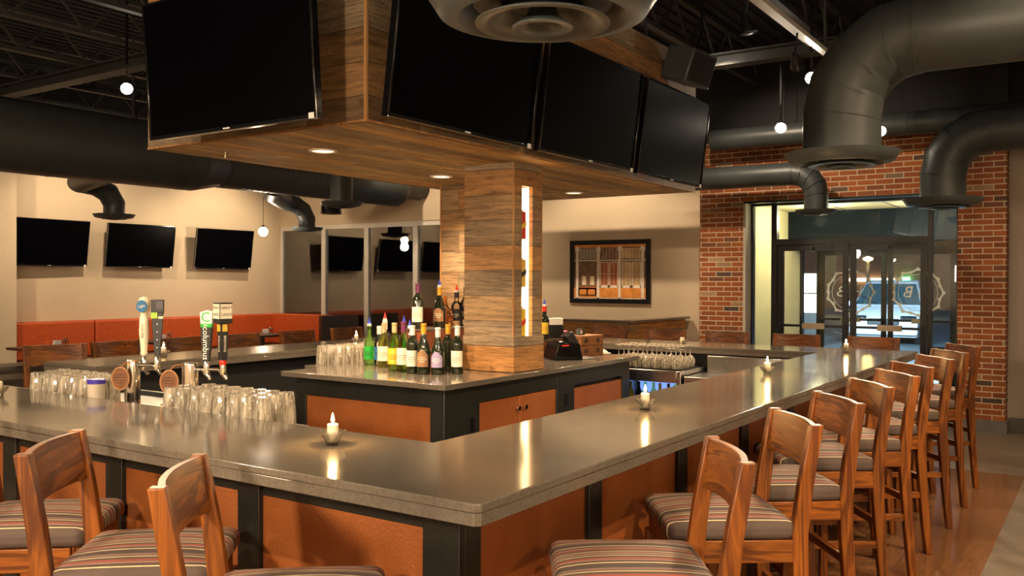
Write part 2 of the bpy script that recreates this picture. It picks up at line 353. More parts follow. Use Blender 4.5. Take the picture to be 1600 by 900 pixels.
M['etch'] = emit('etched_white_vinyl', (0.0, 0.0, 0.0), 0)
M['etch'] = plain('white_window_vinyl', (0.8, 0.85, 0.75), 0.6, var=0.02)
M['ceiltile'] = plain('cream_ceiling_tile', (0.72, 0.66, 0.48), 0.8, var=0.02)
M['pnkneon'] = emit('pink_lamp', (1.0, 0.6, 0.55), 4)
M['mat'] = plain('rubber_mat', (0.012, 0.012, 0.012), 0.8)
M['fridgelit'] = emit('fridge_light', (0.25, 0.40, 1.0), 0.55)
M['brass'] = plain('brushed_bronze_bar', (0.38, 0.30, 0.20), 0.35, 0.8)

# ------------------------------------------------------------------ mesh helpers
class MB:
    def __init__(s): s.bm = bmesh.new(); s.mats = []; s.cur = 0; s.nb = 0
    def m(s, mat):
        if mat not in s.mats: s.mats.append(mat)
        s.cur = s.mats.index(mat); return s
    def _tag(s, faces, smooth=False):
        for f in faces: f.material_index = s.cur; f.smooth = smooth
    def box(s, x0, x1, y0, y1, z0, z1, M4=None):
        e = 0.0003 * (s.nb % 7); s.nb += 1   # neighbouring members never share a face plane
        if min(x1 - x0, y1 - y0, z1 - z0) > 0.015: x0 -= e; x1 += e; y0 -= e; y1 += e
        vs = [s.bm.verts.new((x, y, z)) for z in (z0, z1) for (x, y) in ((x0, y0), (x1, y0), (x1, y1), (x0, y1))]
        fs = [s.bm.faces.new([vs[i] for i in q]) for q in ((3, 2, 1, 0), (4, 5, 6, 7), (0, 1, 5, 4), (1, 2, 6, 5), (2, 3, 7, 6), (3, 0, 4, 7))]
        s._tag(fs)
        if M4 is not None: bmesh.ops.transform(s.bm, matrix=M4, verts=vs)
        return s
    def prism(s, pts, z0, z1, axis='z', M4=None):
        def P3(p, h):
            return {'z': (p[0], p[1], h), 'x': (h, p[0], p[1]), 'y': (p[0], h, p[1])}[axis]
        a = [s.bm.verts.new(P3(p, z0)) for p in pts]; c = [s.bm.verts.new(P3(p, z1)) for p in pts]
        n = len(pts); fs = [s.bm.faces.new(a[::-1]), s.bm.faces.new(c)]
        for i in range(n): fs.append(s.bm.faces.new((a[i], a[(i + 1) % n], c[(i + 1) % n], c[i])))
        s._tag(fs)
        if M4 is not None: bmesh.ops.transform(s.bm, matrix=M4, verts=a + c)
        return s
    def lathe(s, prof, c=(0, 0, 0), seg=24, cap0=True, cap1=True, M4=None, flute=None):
        rings = []
        for (r, z) in prof:
            ring = []
            for i in range(seg):
                a = 2 * PI * i / seg; r2 = r * (1 + (flute(a, z) if flute else 0))
                ring.append(s.bm.verts.new((c[0] + r2 * math.cos(a), c[1] + r2 * math.sin(a), c[2] + z)))
            rings.append(ring)
        fs = []
        for a, b_ in zip(rings, rings[1:]):
            for i in range(seg): fs.append(s.bm.faces.new((a[i], a[(i + 1) % seg], b_[(i + 1) % seg], b_[i])))
        s._tag(fs, True)
        caps = []
        if cap0: caps.append(s.bm.faces.new(rings[0][::-1]))
        if cap1: caps.append(s.bm.faces.new(rings[-1]))
        s._tag(caps)
        vs = [v for r in rings for v in r]
        if M4 is not None: bmesh.ops.transform(s.bm, matrix=M4, verts=vs)
        return s
    def tube(s, pts, rad, seg=16, caps=True, flat=None):
        pts = [Vector(p) for p in pts]; n = len(pts)
        rads = rad if isinstance(rad, (list, tuple)) else [rad] * n
        tans = []
        for i in range(n):
            a = (pts[i] - pts[i - 1]).normalized() if i > 0 else None; b_ = (pts[i + 1] - pts[i]).normalized() if i < n - 1 else None
            tans.append((a or b_) if not (a and b_) else (a + b_).normalized())
        up = Vector((0, 0, 1)) if abs(tans[0].z) < 0.9 else Vector((1, 0, 0))
        nrm = (up - tans[0] * up.dot(tans[0])).normalized()
        rings = []
        for i in range(n):
            nrm = (nrm - tans[i] * nrm.dot(tans[i])).normalized(); bn = tans[i].cross(nrm)
            k = 1.0
            ring = []
            for j in range(seg):
                a = 2 * PI * j / seg
                d = nrm * math.cos(a) + bn * math.sin(a)
                if 0 < i < n - 1:   # keep the full radius through a mitre
                    t1 = (pts[i] - pts[i - 1]).normalized(); cs = max(0.5, t1.dot(tans[i]))
                    ax = (t1 - tans[i] * t1.dot(tans[i]))
                    if ax.length > 1e-5:
                        ax.normalize(); d = d + ax * d.dot(ax) * (1 / cs - 1)
                ring.append(s.bm.verts.new(pts[i] + d * rads[i]))
            rings.append(ring)
        fs = []
        for a, b_ in zip(rings, rings[1:]):
            for i in range(seg): fs.append(s.bm.faces.new((a[i], a[(i + 1) % seg], b_[(i + 1) % seg], b_[i])))
        s._tag(fs, True)
        if caps: s._tag([s.bm.faces.new(rings[0][::-1]), s.bm.faces.new(rings[-1])])
        return s
    def bar(s, a, b_, wx, wy=None):
        a = Vector(a); b_ = Vector(b_); d = b_ - a; L = d.length; wy = wy or wx
        q = d.to_track_quat('Z', 'Y').to_matrix().to_4x4(); q.translation = a
        return s.box(-wx / 2, wx / 2, -wy / 2, wy / 2, 0, L, q)
    def ball(s, c, r, seg=16, sz=1.0):
        prof = [(max(1e-4, r * math.sin(PI * i / 10)), -r * sz * math.cos(PI * i / 10)) for i in range(11)]
        return s.lathe(prof, c, seg, False, False)
    def text(s, txt, size, mat, M4, ext=0.0008, align='CENTER', shear=0.0):
        cu = bpy.data.curves.new('lettering', 'FONT'); cu.body = txt; cu.size = size; cu.extrude = ext; cu.align_x = align; cu.align_y = 'CENTER'; cu.shear = shear
        cu.resolution_u = 2
        o = bpy.data.objects.new('lettering', cu); me = bpy.data.meshes.new_from_object(o)
        s.m(mat); n0 = len(s.bm.verts); f0 = len(s.bm.faces)
        s.bm.from_mesh(me); s.bm.verts.ensure_lookup_table(); s.bm.faces.ensure_lookup_table()
        bmesh.ops.transform(s.bm, matrix=M4, verts=s.bm.verts[n0:])
        for f in s.bm.faces[f0:]: f.material_index = s.cur
        bpy.data.objects.remove(o); bpy.data.curves.remove(cu); bpy.data.meshes.remove(me)
    def build(s, name, parent=None, bevel=0.0, seg=2, sharp=35, subs=0):
        bmesh.ops.recalc_face_normals(s.bm, faces=s.bm.faces)
        me = bpy.data.meshes.new(name); s.bm.to_mesh(me); s.bm.free()
        for mm in s.mats: me.materials.append(mm)
        me.set_sharp_from_angle(angle=R(sharp))
        o = bpy.data.objects.new(name, me); COL.objects.link(o)
        if parent: o.parent = parent
        if bevel:
            md = o.modifiers.new('bevel', 'BEVEL'); md.width = bevel; md.segments = seg; md.limit_method = 'ANGLE'; md.angle_limit = R(40)
        if subs:
            md = o.modifiers.new('subd', 'SUBSURF'); md.levels = subs; md.render_levels = subs
        return o
def mb(mat): return MB().m(mat)
def tag(o, label=None, cat=None, group=None, kind=None):
    if label: o['label'] = label
    if cat: o['category'] = cat
    if group: o['group'] = group
    if kind: o['kind'] = kind
    return o
def thing(name, label, cat, loc=(0, 0, 0), rz=0.0, group=None):
    o = bpy.data.objects.new(name, None); o.empty_display_size = 0.1; COL.objects.link(o); o.location = loc; o.rotation_euler = (0, 0, rz)
    return tag(o, label, cat, group)
def struct(o, label=None): o['kind'] = 'structure'; o['category'] = 'structure'; o['label'] = label or o.name.replace('_', ' '); return o
def dup(root, loc=None, rz=None, label=None, group=None):
    def cp(o, par):
        c = o.copy(); COL.objects.link(c); c.parent = par
        for ch in [x for x in KIDS.get(o.name, [])]: cp(ch, c)
        return c
    r = cp(root, None)
    if loc is not None: r.location = loc
    if rz is not None: r.rotation_euler = (0, 0, rz)
    if label: r['label'] = label
    if group: r['group'] = group
    return r
KIDS = {}
def index(root):
    def rec(o):
        KIDS[o.name] = list(o.children)
        for c in o.children: rec(c)
    rec(root)
def T(x, y, z): return Matrix.Translation((x, y, z))
def RX(a): return Matrix.Rotation(R(a), 4, 'X')
def RY(a): return Matrix.Rotation(R(a), 4, 'Y')
def RZ(a): return Matrix.Rotation(R(a), 4, 'Z')

# ------------------------------------------------------------------ LIGHTS, some track heads unseen and added (track heads and lamps are built further down)
TRACK = []    # (position, aim, power, cone)
def head(loc, aim, power, cone=55, lit=True): TRACK.append((loc, aim, power, cone))
head((2.6, -0.9, 4.0), (4.2, 1.3, 0.9), 210, 70)  # heads out of view, added to light the bar and stools
head((0.6, -1.2, 4.0), (2.9, 1.2, 0.9), 190, 60)
head((5.2, -0.9, 4.0), (6.6, 1.3, 0.9), 200, 70)
head((8.0, -0.6, 4.0), (8.9, 1.8, 0.6), 170, 70)
head((-0.6, 1.6, 4.0), (1.9, 2.7, 0.9), 190, 60)
head((-0.6, 4.2, 4.0), (1.9, 4.6, 0.9), 170, 70)
head((5.383, 8.362, 3.6), (2.4, 3.6, 1.0), 230, 70)
head((6.0, 8.6, 3.75), (6.2, 5.6, 1.0), 160, 80)
head((4.4, 11.0, 3.7), (5.6, 12.9, 2.0), 90, 95)
head((7.2, 11.0, 3.7), (7.6, 12.9, 1.9), 85, 95)
head((9.9, 11.2, 3.7), (9.9, 12.9, 1.8), 80, 95)
head((9.6, 8.8, 3.9), (11.4, 8.8, 2.6), 70, 100)
head((9.6, 6.0, 3.9), (11.4, 5.9, 1.5), 120, 90)
head((8.678, 2.403, 3.6), (4.6, 1.2, 1.0), 130, 60)
head((9.535, 2.96, 3.3), (5.8, 1.9, 1.0), 120, 60)
head((9.691, 1.991, 3.2), (6.4, 1.0, 0.8), 110, 60)
head((8.9, 3.6, 4.0), (11.1, 2.9, 2.2), 80, 95)  # unseen head added to light the brick
CANS = [(3.93, 4.05), (5.39, 4.28), (7.02, 4.05), (3.95, 4.62), (5.2, 3.25 + 1.4)]
# ------------------------------------------------------------------ SETTING
o = mb(M['floorbrown']).box(-0.3, 8.75, 0.61, 8.2, -0.1, 0.0).build('floor_bar_bay'); o.name = 'floor'; struct(o, 'brown plank tile floor around the bar')
fb = MB().m(M['floorgrey'])
fb.box(-4, 11.7, -4, 0.61, -0.1, 0.0); fb.box(8.75, 11.7, 0.61, 13.2, -0.1, 0.0); fb.box(-4, 8.75, 8.2, 13.2, -0.1, 0.0); fb.box(-4, -0.3, 0.61, 8.2, -0.1, 0.0)
struct(fb.build('floor'), 'grey plank tile floor beyond the bar')
struct(mb(M['ceil']).box(-4, 11.7, -4, 13.2, 4.62, 4.75).build('ceiling'), 'black painted ceiling deck')
# walls, plain black near the deck
wb = mb(M['cream']).box(-4, 11.7, 12.9, 13.2, 0, 3.62); wb.m(M['ceil']).box(-4, 11.7, 12.9, 13.2, 3.62, 4.62)
struct(wb.build('wall_back'), 'cream wall behind the banquette')
struct(mb(M['cream']).box(5.75, 6.42, 12.55, 12.9, 0, 3.62).build('wall_pilaster'), 'cream pilaster')
bpy.data.objects['wall_pilaster'].name = 'trim_1'
# window wall X=11.4: windows Y 8.2..12.88, z .95..2.62
wr = mb(M['cream'])
wr.box(11.4, 11.7, 4.4, 7.7, 0, 3.62); wr.box(11.4, 11.7, 7.7, 12.9, 2.64, 3.62); wr.box(11.4, 11.7, 7.7, 12.9, 0, 0.55)
wr.m(M['ceil']).box(11.4, 11.7, 4.4, 12.9, 3.62, 4.62)
struct(wr.build('wall_right'), 'cream wall with the picture and windows')
wv_ = mb(M['taupe']).box(11.35, 11.6, -4, 1.0, 0, 3.62); wv_.m(M['ceil']).box(11.35, 11.6, -4, 1.0, 3.62, 4.62)
struct(wv_.build('wall_taupe'), 'taupe wall right of the brick')
bpy.data.objects['wall_taupe'].name = 'wall_entrance'
wbk = mb(M['cream']).box(-4.2, -4, -4, 13.2, 0, 3.62).box(-4, 11.6, -4.2, -4, 0, 3.62); wbk = None
struct(mb(M['cream']).box(-4.2, -4, -4.2, 13.2, 0, 4.62).build('wall_left'), 'cream wall on the left')
struct(mb(M['cream']).box(-4, 11.6, -4.2, -4, 0, 4.62).build('wall_front'), 'cream wall behind the camera')
# brick pier
bk = mb(M['brick'])
bk.box(11.1, 11.55, 0.97, 1.45, 0.12, 3.45); bk.box(11.1, 11.55, 3.92, 4.50, 0.12, 3.45); bk.box(11.1, 11.55, 1.45, 3.92, 2.67, 3.45)
bk.m(M['ceil']).box(11.1, 11.55, 0.97, 4.50, 3.45, 4.62)  # plain black from the top of the brick to the deck
struct(bk.build('wall_brick'), 'red brick wall around the entrance')
bb = mb(M['greybase']).box(11.07, 11.5, 0.95, 1.45, 0, 0.135); bb.box(11.07, 11.5, 3.92, 4.52, 0, 0.135); bb.box(11.32, 11.4, -4, 0.95, 0, 0.15); bb.box(11.37, 11.45, 4.52, 7.7, 0, 0.15)
struct(bb.build('baseboard_right'), 'grey tile base along the brick wall')
# lintel + jamb linings of the entrance
jl = mb(M['taupe']).box(11.1, 11.32, 3.885, 3.92, 0, 2.67); jl.m(M['doorframe']).box(11.1, 11.32, 1.45, 3.92, 2.645, 2.67)
struct(jl.build('trim_entrance'), 'lining of the entrance opening'); bpy.data.objects['trim_entrance'].name = 'trim_2'

# window band
edges = [12.88, 11.76, 10.72, 9.62, 8.52, 7.72]
for i in range(5):
    y1, y0 = edges[i], edges[i + 1]
    fr = mb(M['alu'])
    fr.box(11.42, 11.5, y0 + 0.0, y0 + 0.05, 0.55, 2.64); fr.box(11.42, 11.5, y1 - 0.05, y1, 0.55, 2.64)
    fr.box(11.42, 11.5, y0, y1, 2.56, 2.64); fr.box(11.42, 11.5, y0, y1, 0.55, 0.62)
    f = fr.build('window_%d' % (i + 1)); struct(f, 'aluminium framed dining room window')
    g = mb(M['pane']).box(11.45, 11.462, y0 + 0.05, y1 - 0.05, 0.62, 2.56).build('window_pane', f)

# entrance storefront at X 11.33
df = M['doorframe']
sf = mb(df)
for (a, b_) in ((3.86, 3.92), (3.55, 3.62), (1.74, 1.79), (1.45, 1.49)): sf.box(11.3, 11.4, a, b_, 0, 2.66)
sf.box(11.3, 11.4, 1.45, 3.92, 2.62, 2.66); sf.box(11.3, 11.4, 1.79, 3.55, 2.12, 2.19); sf.box(11.3, 11.4, 3.6, 3.9, 0, 0.1); sf.box(11.3, 11.4, 1.48, 1.75, 0, 0.1)
sf.box(11.3, 11.4, 1.48, 1.75, 0.84, 0.9)
s_ = sf.build('window_6'); struct(s_, 'dark bronze frame of the inner entrance')
for (a, b_, z0, z1) in ((3.62, 3.86, 0.1, 2.62), (1.49, 1.74, 0.1, 2.62), (1.79, 3.55, 2.19, 2.62)):
    mb(M['doorpane']).box(11.345, 11.352, a, b_, z0, z1).build('window_pane', s_)
def mk_door(n, y0, y1, X, label):
    d = mb(df)
    d.box(X, X + 0.045, y0, y0 + 0.07, 0.01, 2.12); d.box(X, X + 0.045, y1 - 0.07, y1, 0.01, 2.12); d.box(X, X + 0.045, y0, y1, 2.04, 2.12); d.box(X, X + 0.045, y0, y1, 0.01, 0.24)
    o = d.build('door_%d' % n); struct(o, label)
    mb(M['doorpane']).box(X + 0.018, X + 0.026, y0 + 0.07, y1 - 0.07, 0.24, 2.04).build('door_pane', o)
    h = mb(df).box(X - 0.06, X - 0.035, y0 + 0.03, y1 - 0.03, 1.09, 1.12)
    h.m(M['brass']).box(X - 0.085, X - 0.03, (y1 - 0.60), (y1 - 0.33), 1.07, 1.14)
    h.m(df).box(X - 0.06, X, y0 + 0.03, y0 + 0.06, 1.08, 1.13).box(X - 0.06, X, y1 - 0.06, y1 - 0.03, 1.08, 1.13)
    h.build('push_bar', o)
    mb(df).box(X - 0.07, X, (y0 + y1) / 2 - 0.02, (y0 + y1) / 2 + 0.22, 2.05, 2.10).box(X - 0.09, X - 0.07, (y0 + y1) / 2 - 0.25, (y0 + y1) / 2, 2.08, 2.1).build('door_closer', o)
    return o
D1 = mk_door(1, 2.68, 3.54, 11.325, 'left glass entrance door'); D2 = mk_door(2, 1.80, 2.66, 11.325, 'right glass entrance door')
D3 = mk_door(3, 2.70, 3.64, 13.62, 'outer glass door of the vestibule'); D4 = mk_door(4, 1.80, 2.68, 13.62, 'second outer glass door of the vestibule')
# outer storefront of the vestibule
vf = mb(df)
for (a, b_) in ((3.88, 3.92), (3.645, 3.675), (1.75, 1.795), (0.3, 0.36)): vf.box(13.6, 13.7, a, b_, 0, 2.2)
vf.box(13.6, 13.7, 0.3, 3.92, 2.12, 2.22)
v_ = vf.build('window_7'); struct(v_, 'outer storefront of the vestibule')
mb(M['doorpane']).box(13.64, 13.65, 0.36, 1.75, 0.05, 2.12).build('window_pane', v_)
mb(M['pnkneon']).lathe([(0.03, 1.66), (0.03, 1.88)], (13.5, 1.765, 0), 14).build('indicator_lamp', v_)
# vestibule shell
struct(mb(M['yellowwall']).box(11.42, 13.6, 3.92, 4.1, 0, 2.75).build('wall_vestibule'), 'yellow lit side wall of the vestibule')
struct(mb(M['facade']).box(11.6, 13.6, 0.1, 0.3, 0, 2.75).build('wall_vestibule_side'), 'far side wall of the vestibule'); bpy.data.objects['wall_vestibule_side'].name = 'wall_vestibule_right'
ct = mb(M['ceiltile']).box(11.42, 13.0, 0.3, 3.92, 2.66, 2.7); ct.m(M['doorframe'])
for yy in (1.0, 1.7, 2.4, 3.1): ct.box(11.42, 13.0, yy, yy + 0.012, 2.656, 2.66)
struct(ct.build('ceiling_vestibule'), 'cream tiled ceiling of the vestibule'); bpy.data.objects['ceiling_vestibule'].name = 'ceiling'
sof_ = mb(plain('dark_blue_grey_bulkhead', (0.007, 0.012, 0.018), 0.8, spec=0.1)).box(13.0, 13.6, 0.3, 3.92, 2.22, 2.7)
struct(sof_.build('trim_3'), 'dark bulkhead over the outer doors')
struct(mb(M['greybase']).box(11.4, 13.7, 0.3, 3.92, -0.1, -0.001).build('floor_v'), 'vestibule floor'); bpy.data.objects['floor_v'].name = 'floor'
dl = mb(M['bulb']).lathe([(0.1, 0), (0.1, 0.012)], (12.3, 1.85, 2.645), 24)
tag(dl.build('ceiling_light'), 'round lit ceiling light in the entrance vestibule', 'light')
point((12.3, 1.85, 2.5), 24, (1.0, 0.86, 0.55), 0.1)
point((12.0, 3.2, 2.45), 22, (1.0, 0.86, 0.50), 0.08)
dl = mb(M['bulb']).lathe([(0.05, 0), (0.05, 0.012)], (12.0, 3.2, 2.645), 24)
tag(dl.build('ceiling_light'), 'small ceiling light beside the yellow vestibule wall', 'light')

# window vinyl logos, read from inside in mirror writing
def logo(y, z, X, par, nm):
    g = mb(M['etch'])
    n = 20
    for i in range(n):
        a = 2 * PI * i / n; rr2 = 0.262 + 0.016 * math.sin(i * 2.7)
        a2 = 2 * PI * (i + 1) / n; r3 = 0.262 + 0.016 * math.sin((i + 1) * 2.7)
        g.bar((X, y + rr2 * math.cos(a), z + rr2 * math.sin(a)), (X, y + r3 * math.cos(a2), z + r3 * math.sin(a2)), 0.012, 0.0015 + 0.018)
        g.lathe([(0.02, -0.001), (0.02, 0.001)], (0, 0, 0), 8, M4=T(X, y + rr2 * math.cos(a), z + rr2 * math.sin(a)) @ RY(90))
    for i in range(24):
        a = 2 * PI * i / 24; a2 = 2 * PI * (i + 1) / 24
        g.bar((X, y + 0.215 * math.cos(a), z + 0.215 * math.sin(a)), (X, y + 0.215 * math.cos(a2), z + 0.215 * math.sin(a2)), 0.002, 0.005)
    # letters face the car park, so they show in mirror writing from the bar
    M4 = T(X, y + 0.02, z) @ Matrix(((0, 0, 1, 0), (1, 0, 0, 0), (0, 1, 0, 0), (0, 0, 0, 1)))
    g.text('H B', 0.19, M['etch'], M4, 0.0006, shear=-0.2)
    return g.build('window_logo', par)
logo(2.66, 1.53, 11.338, D1, 'a')
logo(1.90, 1.53, 11.338, D2, 'b')

# ------------------------------------------------------------------ outdoors
struct(mb(M['asphalt']).box(13.7, 90, -40, 60, -0.2, -0.05).build('parking_lot'), 'asphalt parking lot at night')
for i, (x, y) in enumerate(((18.5, 1.2), (20.5, 6.6), (25.5, 0.2), (24.5, 8.0), (29.5, 7.0))):
    o = mb(M['linepaint']).box(-2.4, 2.4, -0.05, 0.05, 0, 0.004).build('parking_line'); o.location = (x, y, -0.05); o.rotation_euler = (0, 0, R(8 + 4 * i)); tag(o, ['pale painted parking line nearest the right sidelight', 'pale painted parking line left of the white van', 'pale painted parking line behind the white van on the right', 'pale painted parking line left, farther out', 'pale painted parking line farthest out on the left'][i], 'parking line', 'parking lines')
# white minivan facing the building
van = thing('minivan', 'white minivan parked nose toward the glass entrance doors', 'car', (27.9, 5.35, -0.05), R(5))
# the nose points to -X; outline in the x-z plane, widths by height
def car_body():
    g = MB().m(M['carpaint'])
    prof = [(-2.3, 0.30, 0.80), (-2.35, 0.5, 0.86), (-2.28, 0.72, 0.88), (-2.05, 0.86, 0.90), (-1.35, 1.02, 0.90), (-1.25, 1.05, 0.90), (-0.35, 1.66, 0.70), (0.2, 1.76, 0.68), (1.9, 1.76, 0.68), (2.35, 1.1, 0.9), (2.4, 0.4, 0.9)]
    L = [g.bm.verts.new((x, -wd, z)) for (x, z, wd) in prof]; Rr = [g.bm.verts.new((x, wd, z)) for (x, z, wd) in prof]
    for i in range(len(prof) - 1):
        f = g.bm.faces.new((L[i], L[i + 1], Rr[i + 1], Rr[i])); f.smooth = True
    bl = [g.bm.verts.new((-2.2, s * 0.85, 0.22)) for s in (-1, 1)]; br_ = [g.bm.verts.new((2.3, s * 0.85, 0.22)) for s in (-1, 1)]
    belt = {}
    for sgn, row, bi in ((-1, L, 0), (1, Rr, 1)):
        mf = g.bm.verts.new((-1.2, sgn * 0.91, 1.0)); mr = g.bm.verts.new((2.3, sgn * 0.91, 1.02))
        g.bm.faces.new([bl[bi], row[0], row[1], row[2], row[3], row[4], mf, mr, row[9], row[10], br_[bi]])
        g.bm.faces.new([mf, row[4], row[5], row[6], row[7], row[8], row[9], mr])
    g.bm.faces.new((bl[0], bl[1], Rr[0], L[0])); g.bm.faces.new((bl[0], br_[0], br_[1], bl[1])); g.bm.faces.new((br_[0], L[10], Rr[10], br_[1]))
    return g
car_body().build('body', van, bevel=0.04, seg=3)
ws = mb(M['carglass'])
q = [ws.bm.verts.new(p) for p in ((-1.27, -0.84, 1.08), (-1.27, 0.84, 1.08), (-0.42, 0.66, 1.645), (-0.42, -0.66, 1.645))]
ws.bm.faces.new(q); 
for v2 in q: v2.co += Vector((-0.02, 0, 0.015))
r_ = bmesh.ops.extrude_face_region(ws.bm, geom=list(ws.bm.faces)); bmesh.ops.translate(ws.bm, vec=(0.01, 0, -0.012), verts=[v2 for v2 in r_['geom'] if isinstance(v2, bmesh.types.BMVert)])
ws.build('windscreen', van)
for sgn in (-1, 1):
    sg = mb(M['carglass']).prism([(-1.05, 1.08), (-0.35, 1.58), (1.75, 1.62), (2.1, 1.1)], 0.0, 0.01, 'y'); o = sg.build('side_window', van); o.location = (0, sgn * 0.86, 0); o.rotation_euler = (R(18 * sgn), 0, 0)
    hl = mb(M['glass']).m(M['chrome']).box(-2.36, -2.1, sgn * 0.62 - 0.2, sgn * 0.62 + 0.2, 0.66, 0.80); hl.build('headlight', van, bevel=0.04)
    mb(M['carpaint']).box(-1.0, -0.86, sgn * 1.03 - 0.1, sgn * 1.03 + 0.1, 1.02, 1.16).build('door_mirror', van, bevel=0.03)
    for xw in (-1.45, 1.5):
        wl = mb(M['tyre']).lathe([(0.2, -0.1), (0.31, -0.1), (0.32, 0), (0.31, 0.1), (0.2, 0.1)], M4=RX(90), seg=28); wl.m(M['steel']).lathe([(0.02, -0.08), (0.2, -0.08), (0.2, 0.08), (0.02, 0.08)], M4=RX(90), seg=20)
        o = wl.build('wheel', van); o.location = (xw, sgn * 0.83, 0.32)
mb(M['black']).box(-2.37, -2.25, -0.4, 0.4, 0.55, 0.72).build('grille', van, bevel=0.02)
mb(M['carpaint']).box(-2.42, -2.2, -0.86, 0.86, 0.28, 0.52).build('bumper', van, bevel=0.06, seg=3)
mb(M['black']).bar((-1.3, -0.5, 1.09), (-0.95, 0.1, 1.33), 0.015).bar((-1.3, 0.3, 1.09), (-0.95, 0.75, 1.33), 0.015).build('wiper', van)
# street lamp
sl = thing('street_lamp', 'tall parking lot lamp glowing orange behind the left entrance door', 'street lamp', (45.0, 9.75, -0.05))
mb(M['steelpaint']).tube([(0, 0, 0), (0, 0, 2.75)], 0.07, 10).build('pole', sl); mb(emit('sodium_lamp', (1.0, 0.55, 0.12), 60)).lathe([(0.05, -0.1), (0.22, -0.02), (0.22, 0.05), (0.05, 0.12)], (0, 0, 2.8), 16).build('lamp_head', sl)
point((45.0, 9.75, 2.5), 300, (1.0, 0.6, 0.2), 0.2)
# lot floodlights on the building's own front wall
for yy in (1.0, 7.0):
    fl = mb(M['bulb']).box(13.75, 13.9, yy - 0.1, yy + 0.1, 3.3, 3.36).build('wall_flood_light'); tag(fl, 'flood light on the outside wall above the outer doors, %s' % ('over the right sidelight' if yy < 2 else 'left of the doors'), 'light')
    spot((13.85, yy, 3.25), (24.5, yy * 0.5 + 2.2, 0), 9000, 110, 0.6, (0.72, 0.90, 1.0), 0.15)
# far buildings and lit signs
fb_ = thing('roadside_building', 'distant brown building across the road, with a strip standing for a reflected glow', 'building', (60, 14, -0.05))
mb(M['facade']).box(0, 6, -30, 12, 0, 4.4).build('wall', fb_)
mb(emit('reflected_glow_strip', (1.0, 0.8, 0.5), 5)).box(-0.2, 0, -2.6, 0.5, 1.75, 1.95).build('reflection_strip', fb_)  # glowing strip built to stand for a reflection in the glass
for k, (yy, zz, cc) in enumerate(((-3.3, 1.9, (0.1, 1, 0.3)), (-9.5, 1.9, (1, 0.75, 0.1)), (-8.0, 2.0, (1, 0.2, 0.05)))):
    mb(emit('far_lamp_%d' % k, cc, 8)).box(-0.25, 0, yy - 0.2, yy + 0.2, zz - 0.12, zz + 0.12).build('shop_light', fb_)
sg = thing('lit_sign_box', 'white lit sign box outside behind the left entrance door', 'sign', (24.0, 6.70, -0.05))
mb(M['doorframe']).box(-0.1, 0.1, -0.25, 0.25, 0, 0.9).build('base', sg); mb(M['signlit']).box(-0.1, 0.1, -0.24, 0.24, 0.90, 1.38).build('lit_panel', sg); mb(M['signlit']).box(-0.1, 0.1, -0.20, 0.20, 1.42, 1.92).build('lit_panel', sg)
# stucco fin outside the first window and night backdrop building beyond
struct(mb(M['teal']).box(12.6, 12.75, 13.5, 16.5, 0, 3.4).build('wall_outside'), 'pale green stucco wall seen through the first window')
spot((11.95, 13.6, 3.2), (12.6, 13.95, 1.5), 60, 130, 0.8, (0.9, 1.0, 0.9), 0.1)
ext = mb(M['facade']).box(32, 34, 14, 60, -0.05, 3.0)
tag(ext.build('distant_building'), 'dark building beyond the dining room windows', 'building')

# ------------------------------------------------------------------ ceiling structure
YJ = [-2.4, -1.2, 0.0, 1.25, 2.5, 3.75, 5.0, 6.25, 7.55, 8.65, 9.9, 11.2, 12.4]
def joist():
    j = thing('ceiling_joist', 'x', 'joist', (0, 0, 0))
    c1 = mb(M['steelpaint']); c1.box(-4, 11.38, -0.035, 0.035, 4.55, 4.6).build('top_chord', j)
    c1 = mb(M['steelpaint']); c1.box(-4, 11.38, -0.04, 0.04, 4.12, 4.16).build('bottom_chord', j)
    wbm = mb(M['steelpaint']); x = -4.0; up = True
    while x < 11.2:
        a = (x, 0, 4.15 if up else 4.56); b_ = (x + 0.38, 0, 4.56 if up else 4.15); wbm.bar(a, b_, 0.022); x += 0.38; up = not up
    wbm.build('web', j)
    return j
J0 = joist(); index(J0)
where = ['far behind the viewer', 'behind the viewer', 'added unseen above the viewer', 'over the near stools', 'over the right bar arm', 'over the soffit front', 'over the soffit', 'behind the soffit', 'over the left bar arm', 'in front of the big duct', 'above the big duct', 'between duct and banquette wall', 'along the banquette wall']
for i, y in enumerate(YJ):
    j = J0 if i == 0 else dup(J0)
    j.location = (0, y, 0); j['label'] = 'open web steel ceiling joist %s' % where[i]; j['group'] = 'open web ceiling joists'
for i, x in enumerate((1.6, 5.9, 9.35)):
    gb = mb(M['steelpaint']); gb.box(x - 0.09, x + 0.09, -3.99, 12.89, 3.98, 4.01); gb.box(x - 0.01, x + 0.01, -3.99, 12.89, 4.0, 4.115); gb.box(x - 0.09, x + 0.09, -3.99, 12.89, 4.1, 4.12)
    tag(gb.build('ceiling_beam'), ['steel ceiling beam nearest the viewer, above the front bar arm', 'steel ceiling beam over the middle of the bar', 'steel ceiling beam nearest the brick wall'][i], 'beam', 'steel ceiling beams')
dk = mb(M['ceil'])
y = -3.9
while y < 13.0:
    dk.box(-4, 11.6, y, y + 0.07, 4.6, 4.62); y += 0.15
struct(dk.build('trim_4'), 'ribs of the metal ceiling deck')

